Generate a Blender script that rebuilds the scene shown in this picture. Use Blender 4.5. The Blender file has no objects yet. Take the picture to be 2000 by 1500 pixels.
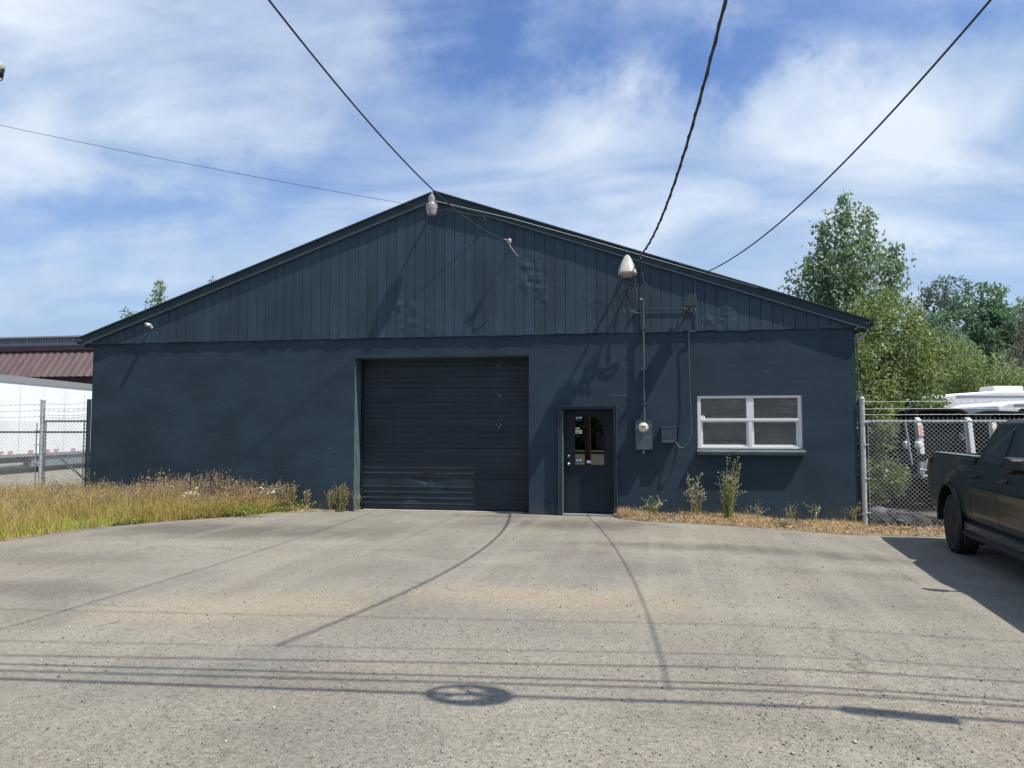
import bpy, bmesh, math, random
import numpy as np
from mathutils import Vector, Matrix, noise, Euler
random.seed(7); rng = np.random.default_rng(7)
scn = bpy.context.scene
COL = scn.collection
R = math.radians
# ------------------------------------------------------------------ camera
F = 1500; YAW = R(10); PIT = R(3.36); CAM = (0, -14.63, 1.63)
cd = bpy.data.cameras.new('camera'); cam = bpy.data.objects.new('camera', cd); COL.objects.link(cam)
cd.sensor_width = 36; cd.lens = 27; cd.clip_start = .05; cd.clip_end = 8000
cam.location = CAM; cam.rotation_euler = (R(90) + PIT, 0, YAW)
scn.camera = cam
scn.view_settings.view_transform = 'Standard'; scn.view_settings.look = 'None'
scn.view_settings.exposure = 0.3; scn.view_settings.gamma = 1
# ------------------------------------------------------------------ helpers for positions (photo pixels 2000 x 1500)
def ray(px, py):
    a = (px-1000)/F; b = (750-py)/F
    f = math.cos(PIT)-b*math.sin(PIT); u = math.sin(PIT)+b*math.cos(PIT)
    return np.array((a*math.cos(YAW)-f*math.sin(YAW), a*math.sin(YAW)+f*math.cos(YAW), u))
def at(px, py, Y=0):
    r = ray(px, py); t = (Y-CAM[1])/r[1]; return Vector(np.array(CAM)+t*r)
def atz(px, py, z=0):
    r = ray(px, py); t = (z-CAM[2])/r[2]; return Vector(np.array(CAM)+t*r)
def C(lat, fw, z=0):
    return Vector((lat*math.cos(YAW)-fw*math.sin(YAW), CAM[1]+lat*math.sin(YAW)+fw*math.cos(YAW), z))
def ss(a, b, x):
    t = min(1, max(0, (x-a)/(b-a))); return t*t*(3-2*t)
def gz(x, y=0): return -0.11*ss(.5, 3.7, x)
# ------------------------------------------------------------------ world
SUN = Vector((3.2, -1, 6)).normalized()          # towards the sun
world = bpy.data.worlds.new('World'); scn.world = world; world.use_nodes = True
nt = world.node_tree; nt.nodes.clear(); N = nt.nodes.new; L = nt.links.new
wo = N('ShaderNodeOutputWorld'); bg = N('ShaderNodeBackground'); bg.inputs[1].default_value = 0.1
L(bg.outputs[0], wo.inputs[0])
sky = N('ShaderNodeTexSky'); sky.sky_type = 'NISHITA'; sky.sun_disc = False
sky.sun_elevation = math.asin(SUN.z); sky.sun_rotation = math.atan2(SUN.x, SUN.y)
sky.air_density = 1.25; sky.dust_density = 1.2; sky.ozone_density = 2.0
tc = N('ShaderNodeTexCoord')
def vm(op, a, b=None):
    n = N('ShaderNodeVectorMath'); n.operation = op
    for i, v in enumerate((a, b)):
        if v is None: continue
        if isinstance(v, (tuple, list, Vector)): n.inputs[i].default_value = v
        else: L(v, n.inputs[i])
    return n
def mm(op, a, b=0., clamp=False):
    n = N('ShaderNodeMath'); n.operation = op; n.use_clamp = clamp
    for i, v in enumerate((a, b)):
        if isinstance(v, (int, float)): n.inputs[i].default_value = v
        else: L(v, n.inputs[i])
    return n.outputs[0]
D = vm('NORMALIZE', tc.outputs['Generated']).outputs[0]
sep = N('ShaderNodeSeparateXYZ'); L(D, sep.inputs[0])
zz = mm('ADD', mm('MAXIMUM', sep.outputs[2], 0.), .22)
cmb = N('ShaderNodeCombineXYZ'); L(mm('DIVIDE', sep.outputs[0], zz), cmb.inputs[0]); L(mm('DIVIDE', sep.outputs[1], zz), cmb.inputs[1])
mp = N('ShaderNodeMapping'); mp.inputs['Rotation'].default_value = (0, 0, R(24)); mp.inputs['Scale'].default_value = (.7, 1.1, 1); L(cmb.outputs[0], mp.inputs[0])
def nz(vec, sc, det, rough=.55, dist=0):
    n = N('ShaderNodeTexNoise'); L(vec, n.inputs['Vector']); n.inputs['Scale'].default_value = sc
    n.inputs['Detail'].default_value = det; n.inputs['Roughness'].default_value = rough; n.inputs['Distortion'].default_value = dist
    return n.outputs[0]
n1 = nz(mp.outputs[0], 1.1, 8, .48, .8)
n2 = nz(mp.outputs[0], 2.5, 9, .56, 1.5)
n3 = nz(D, 2.6, 5, .5, .3)
wn = N('ShaderNodeTexNoise'); L(D, wn.inputs['Vector']); wn.inputs['Scale'].default_value = 3.2; wn.inputs['Detail'].default_value = 7; wn.inputs['Roughness'].default_value = .62
DW = vm('ADD', D, vm('MULTIPLY', vm('SUBTRACT', wn.outputs[1], (.5, .5, .5)).outputs[0], (.62, .62, .5)).outputs[0]).outputs[0]
cov = mm('ADD', mm('ADD', mm('MULTIPLY', n1, 1.15), mm('MULTIPLY', n2, .62)), -.20)
cov = mm('ADD', cov, mm('MULTIPLY', n3, .35))
# where the cloud is thick and where the blue shows: soft regions of the sky (direction, size, amount)
def region(px, py, rx, amt, sx=1., sy=1.):
    global cov
    d = Vector(ray(px, py)).normalized()
    df = vm('SUBTRACT', DW, tuple(d)).outputs[0]
    sc = vm('MULTIPLY', df, (1/sx, 1/sx, 1/sy)).outputs[0]
    ln = N('ShaderNodeVectorMath'); ln.operation = 'LENGTH'; L(sc, ln.inputs[0])
    n = N('ShaderNodeMapRange'); n.interpolation_type = 'SMOOTHSTEP'
    L(ln.outputs['Value'], n.inputs[0]); n.inputs[1].default_value = 0; n.inputs[2].default_value = rx
    n.inputs[3].default_value = amt; n.inputs[4].default_value = 0
    cov = mm('ADD', cov, n.outputs[0])
region(930, 90, .24, -.34, 1.3, .8); region(1560, 55, .22, -.38, 1.7, .5); region(1040, 170, .10, -.14); region(1000, 120, .16, -.10, 1.6, .6); region(60, 290, .20, -.20, 1.8, .4); region(560, 330, .18, -.14, 1.6, .5)
region(1960, 290, .10, -.22, 1.4, .5); region(1850, 505, .07, -.18, 2.0, .35); region(220, 410, .24, -.10, 1.8, .4)
region(250, 500, .3, .10, 1.8, .35)
region(380, 150, .36, .13, 1.5, .7); region(1150, 290, .33, .16, 1.5, .5); region(1800, 230, .25, .15, 1.4, .7); region(1600, 400, .3, .1, 1.6, .5)
region(1250, 90, .13, .2); region(1850, 60, .2, .12, 1.3, .8); region(680, 60, .2, .1)
cr = N('ShaderNodeMapRange'); cr.interpolation_type = 'SMOOTHSTEP'; L(cov, cr.inputs[0])
cr.inputs[1].default_value = .44; cr.inputs[2].default_value = 1.16; cr.inputs[3].default_value = 0; cr.inputs[4].default_value = .97
cb = N('ShaderNodeMix'); cb.data_type = 'RGBA'; cm = N('ShaderNodeMapRange'); L(nz(mp.outputs[0], 1.7, 8, .52, 1.), cm.inputs[0]); cm.inputs[1].default_value = .36; cm.inputs[2].default_value = .64; L(cm.outputs[0], cb.inputs[0])
cb.inputs[6].default_value = (3.0, 4.2, 6.3, 1); cb.inputs[7].default_value = (6.8, 7.5, 8.4, 1)
# hazier, slightly darker cloud near the horizon
tint = N('ShaderNodeMix'); tint.data_type = 'RGBA'; tint.blend_type = 'MULTIPLY'; tint.inputs[0].default_value = 1
L(sky.outputs[0], tint.inputs[6]); tint.inputs[7].default_value = (.72, .90, 1.25, 1)
mx = N('ShaderNodeMix'); mx.data_type = 'RGBA'; L(cr.outputs[0], mx.inputs[0]); L(tint.outputs[2], mx.inputs[6]); L(cb.outputs[2], mx.inputs[7])
hz = N('ShaderNodeMapRange'); hz.interpolation_type = 'SMOOTHSTEP'; L(sep.outputs[2], hz.inputs[0]); hz.inputs[1].default_value = -.02; hz.inputs[2].default_value = .42; hz.inputs[3].default_value = .6; hz.inputs[4].default_value = 0
mh = N('ShaderNodeMix'); mh.data_type = 'RGBA'; L(hz.outputs[0], mh.inputs[0]); L(mx.outputs[2], mh.inputs[6]); mh.inputs[7].default_value = (3.9, 5.2, 7.0, 1)
L(mh.outputs[2], bg.inputs[0])
# ------------------------------------------------------------------ sun
sd = bpy.data.lights.new('sun', 'SUN'); sd.energy = 5.0; sd.angle = R(.5); sd.color = (1, .93, .82)
so = bpy.data.objects.new('sun', sd); COL.objects.link(so); so.rotation_euler = SUN.to_track_quat('Z', 'Y').to_euler()

# ------------------------------------------------------------------ materials
def pmat(name, col, rough=.6, var=.12, vs=3., bump=0., bs=40., metal=0., col2=None, spec=.5, coat=0., detail=6, stretch=(1, 1, 1), lo=.35, hi=.65):
    m = bpy.data.materials.new(name); m.use_nodes = True; t = m.node_tree; b = t.nodes['Principled BSDF']
    g = t.nodes.new('ShaderNodeTexCoord'); mpg = t.nodes.new('ShaderNodeMapping'); mpg.inputs['Scale'].default_value = stretch
    t.links.new(g.outputs['Object'], mpg.inputs[0])
    n = t.nodes.new('ShaderNodeTexNoise'); n.inputs['Scale'].default_value = vs; n.inputs['Detail'].default_value = detail
    t.links.new(mpg.outputs[0], n.inputs['Vector'])
    r = t.nodes.new('ShaderNodeValToRGB'); t.links.new(n.outputs[0], r.inputs[0])
    c1 = tuple(c*(1-var) for c in col); c2 = tuple(min(1, c*(1+var)) for c in (col2 or col))
    if col2: c1 = col; c2 = col2
    r.color_ramp.elements[0].position = lo; r.color_ramp.elements[1].position = hi
    r.color_ramp.elements[0].color = (*c1, 1); r.color_ramp.elements[1].color = (*c2, 1)
    t.links.new(r.outputs[0], b.inputs['Base Color'])
    b.inputs['Roughness'].default_value = rough; b.inputs['Metallic'].default_value = metal
    b.inputs['Specular IOR Level'].default_value = spec; b.inputs['Coat Weight'].default_value = coat; b.inputs['Coat Roughness'].default_value = .05
    if bump:
        n2 = t.nodes.new('ShaderNodeTexNoise'); n2.inputs['Scale'].default_value = bs; n2.inputs['Detail'].default_value = 5
        t.links.new(mpg.outputs[0], n2.inputs['Vector'])
        bm_ = t.nodes.new('ShaderNodeBump'); bm_.inputs['Strength'].default_value = bump; bm_.inputs['Distance'].default_value = .02
        t.links.new(n2.outputs[0], bm_.inputs['Height']); t.links.new(bm_.outputs[0], b.inputs['Normal'])
    return m
def leafmat(name, cols, trans=.35, rough=.5):
    m = bpy.data.materials.new(name); m.use_nodes = True; t = m.node_tree; b = t.nodes['Principled BSDF']
    g = t.nodes.new('ShaderNodeNewGeometry'); r = t.nodes.new('ShaderNodeValToRGB'); t.links.new(g.outputs['Random Per Island'], r.inputs[0])
    el = r.color_ramp.elements
    while len(el) < len(cols): el.new(.5)
    for i, c in enumerate(cols): el[i].position = i/(len(cols)-1); el[i].color = (*c, 1)
    t.links.new(r.outputs[0], b.inputs['Base Color']); b.inputs['Roughness'].default_value = rough
    b.inputs['Specular IOR Level'].default_value = .35
    tr = t.nodes.new('ShaderNodeBsdfTranslucent'); t.links.new(r.outputs[0], tr.inputs[0])
    ms = t.nodes.new('ShaderNodeMixShader'); ms.inputs[0].default_value = trans
    t.links.new(b.outputs[0], ms.inputs[1]); t.links.new(tr.outputs[0], ms.inputs[2]); t.links.new(ms.outputs[0], t.nodes['Material Output'].inputs[0])
    return m
WALLC = (.028, .050, .070)
M = {}
M['wall'] = pmat('painted_block', WALLC, .75, .16, .9, .16, 7, spec=.22, stretch=(1, 1, 1.8))
M['siding'] = pmat('painted_siding', (.030, .055, .079), .6, .14, 1.4, .10, 30, spec=.3, stretch=(1, 1, .5))
M['groove'] = pmat('groove_dark', (.014, .026, .038), .8, spec=.1)
M['trim'] = pmat('painted_trim', (.024, .040, .050), .6, .12, 4, spec=.25)
M['jamb'] = pmat('painted_jamb', (.075, .115, .13), .6, .2, 4, .3, 20)
M['door'] = pmat('painted_door', (.015, .025, .036), .5, .15, 2.5, .05, 6, spec=.25)
M['rolldoor'] = pmat('painted_metal_door', (.020, .032, .044), .42, .18, 1.3, .04, 5, spec=.35, stretch=(1, 1, 2))
M['roof'] = pmat('roof_metal', (.03, .05, .065), .5, .1, 3)
M['drip'] = pmat('drip_edge', (.07, .12, .15), .35, .1, 5)
M['galv'] = pmat('galvanised_steel', (.46, .50, .50), .5, .15, 14, .05, 60, metal=.25)
M['gald'] = pmat('dull_galvanised', (.18, .19, .21), .55, .2, 10, metal=.4)
M['white'] = pmat('white_vinyl', (.74, .75, .76), .4, .03, 3)
M['trailer'] = pmat('white_trailer_skin', (.80, .86, .88), .35, .05, 1.2)
M['seam'] = pmat('trailer_seam', (.62, .67, .69), .5, .05, 3)
M['grey'] = pmat('grey_paint', (.16, .20, .23), .5, .1, 5)
M['boxgrey'] = pmat('painted_meter_box', (.07, .10, .12), .45, .12, 12)
M['black'] = pmat('black_plastic', (.012, .013, .015), .5, .2, 8)
M['matte'] = pmat('matte_black_steel', (.010, .012, .014), .85, .3, 6, spec=.12)
M['rubber'] = pmat('tyre_rubber', (.018, .019, .02), .8, .2, 25, .3, 60)
M['rim'] = pmat('black_alloy', (.03, .032, .035), .3, .1, 8, metal=.6)
M['chrome'] = pmat('bright_metal', (.6, .62, .64), .2, .05, 8, metal=1)
M['steel'] = pmat('dull_steel', (.3, .31, .32), .4, .15, 20, metal=.8)
M['cable'] = pmat('weathered_cable', (.035, .04, .048), .6, .2, 30)
M['cableg'] = pmat('painted_cable', (.055, .085, .10), .5, .2, 20)
M['wireg'] = pmat('pale_cable', (.30, .34, .34), .5, .15, 20)
M['lampgrey'] = pmat('aged_grey_metal', (.28, .29, .30), .45, .15, 20, metal=.2)
M['hood'] = pmat('aged_white_plastic', (.40, .39, .36), .35, .10, 9)
M['lens'] = pmat('frosted_lens', (.34, .31, .31), .25, .1, 14)
M['red'] = pmat('red_reflector', (.60, .06, .12), .4, .1, 9)
M['tail'] = pmat('tail_lamp_red', (.16, .008, .012), .15, .1, 9, coat=.6)
M['yellow'] = pmat('yellow_label', (.75, .55, .08), .5, .1, 9)
M['orange'] = pmat('orange_label', (.72, .48, .40), .5, .3, 30)
M['blue'] = pmat('blue_label', (.04, .13, .32), .4, .2, 30)
M['cream'] = pmat('cream_label', (.65, .63, .45), .5, .1, 20)
M['truck'] = pmat('dark_green_paint', (.009, .020, .023), .32, .15, 2, coat=.16, spec=.25)
M['glasst'] = pmat('tinted_glass', (.045, .052, .056), .05, .1, 2, coat=1.0, spec=.6)
M['brownroof'] = pmat('brown_corrugated_roof', (.10, .064, .064), .5, .2, .9, .1, 10, stretch=(3, .3, 1), col2=(.135, .092, .088))
M['browndark'] = pmat('brown_corrugated_wall', (.035, .018, .028), .7, .2, 1)
M['greyblock'] = pmat('grey_parapet', (.14, .15, .17), .7, .15, 1)
M['rock'] = pmat('dark_rubble', (.06, .058, .056), .9, .3, 9, .8, 16, col2=(.22, .21, .20))
M['log'] = pmat('weathered_log', (.10, .085, .07), .9, .25, 8, .5, 20, stretch=(1, 1, 1))
M['wood'] = pmat('pole_wood', (.09, .065, .045), .9, .2, 6)
M['bark'] = pmat('bark', (.10, .09, .08), .9, .3, 9, .5, 15)
M['blind'] = pmat('blind_slats', (.88, .86, .82), .6, .1, 4)
M['concrete'] = pmat('pale_concrete', (.42, .40, .36), .85, .15, 8, .3, 40)
M['soil'] = pmat('dry_soil', (.16, .115, .07), .95, .2, 6, .8, 60, col2=(.30, .24, .16))
M['stem'] = pmat('dry_stem', (.34, .27, .13), .8, .3, 30)
M['stemg'] = pmat('green_stem', (.32, .34, .12), .8, .3, 30)
M['grass'] = leafmat('dry_grass', [(.52, .37, .13), (.62, .48, .18), (.38, .35, .09), (.66, .53, .26), (.46, .30, .13), (.34, .34, .09)], .45)
M['grassg'] = leafmat('yellow_green_grass', [(.44, .44, .10), (.60, .54, .16), (.30, .38, .08), (.56, .54, .13)], .45)
M['seed'] = leafmat('brown_seed_heads', [(.24, .15, .09), (.50, .38, .23), (.16, .11, .07), (.66, .56, .38)], .25, .8)
M['straw'] = leafmat('dead_straw', [(.62, .46, .24), (.50, .36, .18), (.72, .60, .40), (.30, .20, .11)], .3, .8)
M['weedleaf'] = leafmat('weed_leaves', [(.12, .17, .04), (.34, .34, .10), (.20, .24, .06)], .4)
M['petal'] = leafmat('white_petals', [(.80, .78, .68), (.70, .66, .5)], .3)
M['redleaf'] = leafmat('red_dock', [(.30, .07, .04), (.40, .12, .06), (.22, .05, .03)], .3)
M['birch'] = leafmat('birch_leaves', [(.15, .23, .12), (.22, .32, .15), (.18, .27, .15), (.32, .42, .22)], .5, .35)
M['willow'] = leafmat('willow_leaves', [(.10, .16, .04), (.18, .26, .06), (.27, .34, .09), (.075, .13, .05), (.46, .52, .34)], .5, .35)
M['willow2'] = leafmat('pale_shoots', [(.18, .25, .07), (.30, .38, .16), (.50, .52, .36)], .4, .35)
M['oak'] = leafmat('oak_leaves', [(.10, .19, .11), (.16, .27, .14), (.13, .22, .14)], .45)  # greens lightened in place of haze over the far trees
M['pine'] = leafmat('pine_needles', [(.11, .17, .14), (.15, .21, .15), (.12, .18, .15)], .35)  # paled needles, distance haze put into the colour
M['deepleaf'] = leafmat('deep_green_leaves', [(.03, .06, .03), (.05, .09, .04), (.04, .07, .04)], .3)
M['duskleaf'] = leafmat('brown_twig_leaves', [(.16, .13, .09), (.22, .17, .11), (.12, .12, .07)], .3)
M['gravel'] = leafmat('gravel_grains', [(.05, .05, .05), (.20, .18, .16), (.34, .32, .29), (.14, .13, .12), (.45, .43, .40), (.10, .09, .085)], 0, .9)

def wear(m, islands=0., foot=0.):
    t = m.node_tree; b = t.nodes['Principled BSDF']; src = b.inputs['Base Color'].links[0].from_socket; g = t.nodes.new('ShaderNodeNewGeometry')
    def mixn(f, a, c, mode='MIX'):
        n = t.nodes.new('ShaderNodeMix'); n.data_type = 'RGBA'; n.blend_type = mode
        for i, v in ((0, f), (6, a), (7, c)):
            if isinstance(v, (float, int)): n.inputs[i].default_value = v
            elif isinstance(v, tuple): n.inputs[i].default_value = (*v, 1)
            else: t.links.new(v, n.inputs[i])
        return n.outputs[2]
    if islands:
        r = t.nodes.new('ShaderNodeMapRange'); t.links.new(g.outputs['Random Per Island'], r.inputs[0]); r.inputs[3].default_value = 1-islands; r.inputs[4].default_value = 1+islands
        src = mixn(1., src, r.outputs[0], 'MULTIPLY')
    if foot:
        sp = t.nodes.new('ShaderNodeSeparateXYZ'); t.links.new(g.outputs['Position'], sp.inputs[0]); n = t.nodes.new('ShaderNodeTexNoise'); t.links.new(g.outputs['Position'], n.inputs['Vector']); n.inputs['Scale'].default_value = 3.5; n.inputs['Detail'].default_value = 8; n.inputs['Roughness'].default_value = .7
        a = t.nodes.new('ShaderNodeMath'); a.operation = 'MULTIPLY_ADD'; t.links.new(n.outputs[0], a.inputs[0]); a.inputs[1].default_value = -.7; t.links.new(sp.outputs[2], a.inputs[2])
        r = t.nodes.new('ShaderNodeMapRange'); t.links.new(a.outputs[0], r.inputs[0]); r.inputs[1].default_value = -.42; r.inputs[2].default_value = -.12; r.inputs[3].default_value = foot; r.inputs[4].default_value = 0
        src = mixn(r.outputs[0], src, (.14, .12, .09))
    n = t.nodes.new('ShaderNodeTexNoise'); t.links.new(g.outputs['Position'], n.inputs['Vector']); n.inputs['Scale'].default_value = 26; n.inputs['Detail'].default_value = 3
    r = t.nodes.new('ShaderNodeMapRange'); t.links.new(n.outputs[0], r.inputs[0]); r.inputs[1].default_value = .735; r.inputs[2].default_value = .76; r.inputs[3].default_value = 0; r.inputs[4].default_value = .5
    src = mixn(r.outputs[0], src, (.16, .20, .22))
    t.links.new(src, b.inputs['Base Color'])
wear(M['wall'], 0, .35); wear(M['siding'], .09, 0)
# asphalt
m = bpy.data.materials.new('weathered_asphalt'); m.use_nodes = True; t = m.node_tree; b = t.nodes['Principled BSDF']
def TN(k, **kw):
    n = t.nodes.new(k)
    for a, v in kw.items(): setattr(n, a, v)
    return n
tl = t.links.new
g = TN('ShaderNodeNewGeometry'); P = g.outputs['Position']
def tnoise(sc, det=6, rough=.55, vec=None, dist=0.):
    n = TN('ShaderNodeTexNoise'); tl(vec or P, n.inputs['Vector']); n.inputs['Scale'].default_value = sc
    n.inputs['Detail'].default_value = det; n.inputs['Roughness'].default_value = rough; n.inputs['Distortion'].default_value = dist; return n.outputs[0]
def tramp(v, stops):
    r = TN('ShaderNodeValToRGB'); tl(v, r.inputs[0]); el = r.color_ramp.elements
    while len(el) < len(stops): el.new(.5)
    for i, (p, c) in enumerate(stops): el[i].position = p; el[i].color = (*c, 1) if isinstance(c, tuple) else (c, c, c, 1)
    return r.outputs[0]
def tmix(f, a, b_, mode='MIX'):
    n = TN('ShaderNodeMix', data_type='RGBA', blend_type=mode)
    for i, v in ((0, f), (6, a), (7, b_)):
        if isinstance(v, (int, float)): n.inputs[i].default_value = v
        elif isinstance(v, tuple): n.inputs[i].default_value = (*v, 1)
        else: tl(v, n.inputs[i])
    return n.outputs[2]
def tm(op, a, b_=0., clamp=False):
    n = TN('ShaderNodeMath', operation=op); n.use_clamp = clamp
    for i, v in enumerate((a, b_)):
        if isinstance(v, (int, float)): n.inputs[i].default_value = v
        else: tl(v, n.inputs[i])
    return n.outputs[0]
base = tramp(tnoise(.55, 8, .6, dist=.6), [(.3, (.155, .149, .130)), (.5, (.214, .206, .178)), (.72, (.272, .260, .222))])
base = tmix(tm('MULTIPLY', tramp(tnoise(.32, 6, .6, dist=1.), [(.45, 0.), (.60, 1.)]), .55), base, (.262, .232, .18))
base = tmix(tm('MULTIPLY', tramp(tnoise(.45, 7, .65, dist=.8), [(.36, 1.), (.46, 0.)]), .5), base, (.15, .142, .128))
# stretched tyre-polished streaks running across the yard
mpn = TN('ShaderNodeMapping'); mpn.inputs['Scale'].default_value = (.35, 1.6, 1); mpn.inputs['Rotation'].default_value = (0, 0, R(-12)); tl(P, mpn.inputs[0])
base = tmix(tramp(tnoise(1.1, 5, .5, mpn.outputs[0]), [(.42, 0.), (.62, .45)]), base, (.20, .18, .15))
def blob(x, y, rx, ry, lo=.2, hi=1.):
    s = TN('ShaderNodeVectorMath', operation='SUBTRACT'); tl(P, s.inputs[0]); s.inputs[1].default_value = (x, y, 0)
    q = TN('ShaderNodeVectorMath', operation='MULTIPLY'); tl(s.outputs[0], q.inputs[0]); q.inputs[1].default_value = (1/rx, 1/ry, 0)
    l = TN('ShaderNodeVectorMath', operation='LENGTH'); tl(q.outputs[0], l.inputs[0])
    d = tm('ADD', l.outputs['Value'], tm('MULTIPLY', tm('SUBTRACT', tnoise(2.2, 7, .6), .5), 1.3))
    r = TN('ShaderNodeMapRange', interpolation_type='SMOOTHSTEP'); tl(d, r.inputs[0]); r.inputs[1].default_value = lo; r.inputs[2].default_value = hi
    r.inputs[3].default_value = 1; r.inputs[4].default_value = 0; return r.outputs[0]
p = atz(1050, 1165); base = tmix(tm('MULTIPLY', blob(p.x, p.y, 2.0, .8), .5), base, (.35, .285, .19))
p = atz(560, 1180); base = tmix(tm('MULTIPLY', blob(p.x, p.y, 1.3, .9), .42), base, (.34, .275, .19))
p = atz(330, 1190); base = tmix(tm('MULTIPLY', blob(p.x, p.y, 1.2, .8), .5), base, (.33, .27, .19))
p = atz(1300, 1065); base = tmix(tm('MULTIPLY', blob(p.x, p.y, 2.2, 1.0), .55), base, (.31, .275, .225))
# dark seam of newer patching near the walls
for (px, py, rx, ry, a) in ((430, 1035, 3.6, 1.3, .85), (1140, 1025, 2.0, 1.0, .85), (1450, 1070, 3.6, .6, .8), (980, 1008, 1.5, .4, .7), (60, 1150, 1.4, .6, .6), (720, 1040, 1.2, 1.0, .4), (1230, 1110, .9, .7, .4), (130, 1090, 1.2, .7, .45), (900, 1085, .8, .6, .3), (1640, 1110, 1.6, .4, .4), (600, 1330, 1.1, .35, .35), (1500, 1420, 1.2, .3, .3)):
    p = atz(px, py); base = tmix(tm('MULTIPLY', blob(p.x, p.y, rx, ry), a), base, (.115, .105, .09))
sx = TN('ShaderNodeSeparateXYZ'); tl(P, sx.inputs[0])
def grade(a, b_, va, vb):
    r = TN('ShaderNodeMapRange'); tl(tm('ADD', sx.outputs[1], tm('MULTIPLY', tnoise(.7), 3)), r.inputs[0]); r.inputs[1].default_value = a; r.inputs[2].default_value = b_; r.inputs[3].default_value = va; r.inputs[4].default_value = vb; return r.outputs[0]
gnear = grade(-9.5, -4.0, 1., .55)
fine = tnoise(30, 6, .95); mid_ = tnoise(13, 4, .9)
base = tmix(gnear, base, tmix(1., base, tramp(mid_, [(.34, .76), (.47, .98), (.54, 1.03), (.66, 1.2)]), 'MULTIPLY'))
base = tmix(gnear, base, tmix(1., base, tramp(fine, [(.37, .38), (.47, .9), (.55, 1.08), (.65, 1.7)]), 'MULTIPLY'))
# faint tyre tracks curving to the roll door
mpt = TN('ShaderNodeMapping'); mpt.inputs['Rotation'].default_value = (0, 0, R(8)); mpt.inputs['Scale'].default_value = (2.6, .12, 1); tl(P, mpt.inputs[0])
base = tmix(tramp(tnoise(1., 4, .6, mpt.outputs[0], .4), [(.50, 0.), (.66, .30)]), base, (.30, .275, .235))
vo = TN('ShaderNodeTexVoronoi'); tl(P, vo.inputs['Vector']); vo.inputs['Scale'].default_value = 48
chips = tm('MULTIPLY', tramp(vo.outputs['Distance'], [(.18, 1.), (.34, 0.)]), tramp(vo.outputs['Color'], [(.45, 0.), (.62, 1.)]))
# more exposed stone towards the street
sx = TN('ShaderNodeSeparateXYZ'); tl(P, sx.inputs[0])
expo = TN('ShaderNodeMapRange'); tl(tm('ADD', sx.outputs[1], tm('MULTIPLY', tnoise(.7), 3)), expo.inputs[0]); expo.inputs[1].default_value = -9.5; expo.inputs[2].default_value = -4.5; expo.inputs[3].default_value = .62; expo.inputs[4].default_value = .2
base = tmix(tm('MULTIPLY', chips, expo.outputs[0]), base, tramp(vo.outputs['Color'], [(.4, (.36, .34, .31)), (.55, (.10, .095, .09)), (.8, (.40, .36, .30))]))
vo3 = TN('ShaderNodeTexVoronoi'); vo3.feature = 'DISTANCE_TO_EDGE'; vo3.inputs['Scale'].default_value = .42
wn = TN('ShaderNodeVectorMath', operation='ADD'); tl(P, wn.inputs[0]); nn = TN('ShaderNodeTexNoise'); tl(P, nn.inputs['Vector']); nn.inputs['Scale'].default_value = 1.6; nn.inputs['Detail'].default_value = 6; tl(nn.outputs[1], wn.inputs[1]); tl(wn.outputs[0], vo3.inputs['Vector'])
crack = tm('MULTIPLY', tramp(vo3.outputs['Distance'], [(.0, 1.), (.012, 0.)]), tramp(tnoise(.5), [(.50, 0.), (.60, .5)]))
base = tmix(crack, base, (.07, .065, .06))
tl(base, b.inputs['Base Color']); b.inputs['Roughness'].default_value = .9; b.inputs['Specular IOR Level'].default_value = .3
bp = TN('ShaderNodeBump'); bp.inputs['Strength'].default_value = .9; bp.inputs['Distance'].default_value = .008
tl(tm('ADD', tm('ADD', tnoise(60, 5, .7), tm('MULTIPLY', chips, .6)), tm('MULTIPLY', tnoise(5, 4), 1.5)), bp.inputs['Height']); tl(bp.outputs[0], b.inputs['Normal'])
M['asphalt'] = m

# pane glass: reflective and see-through
def glass(name, tint, mixv):
    m = bpy.data.materials.new(name); m.use_nodes = True; t = m.node_tree
    t.nodes.remove(t.nodes['Principled BSDF'])
    a = t.nodes.new('ShaderNodeBsdfTransparent'); a.inputs[0].default_value = (*tint, 1)
    gl = t.nodes.new('ShaderNodeBsdfGlossy'); gl.inputs['Roughness'].default_value = .01
    no = t.nodes.new('ShaderNodeTexNoise'); no.inputs['Scale'].default_value = 1.5; bu = t.nodes.new('ShaderNodeBump'); bu.inputs['Strength'].default_value = .06
    t.links.new(no.outputs[0], bu.inputs['Height']); t.links.new(bu.outputs[0], gl.inputs['Normal'])
    fr = t.nodes.new('ShaderNodeFresnel'); fr.inputs[0].default_value = 1.5
    ad = t.nodes.new('ShaderNodeMath'); ad.operation = 'ADD'; ad.inputs[1].default_value = mixv; t.links.new(fr.outputs[0], ad.inputs[0])
    ms = t.nodes.new('ShaderNodeMixShader'); t.links.new(ad.outputs[0], ms.inputs[0]); t.links.new(a.outputs[0], ms.inputs[1]); t.links.new(gl.outputs[0], ms.inputs[2])
    t.links.new(ms.outputs[0], t.nodes['Material Output'].inputs[0]); return m
M['glass'] = glass('window_glass', (.95, .95, .95), .10)
M['glassd'] = glass('door_glass', (.10, .10, .10), .16)

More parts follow.
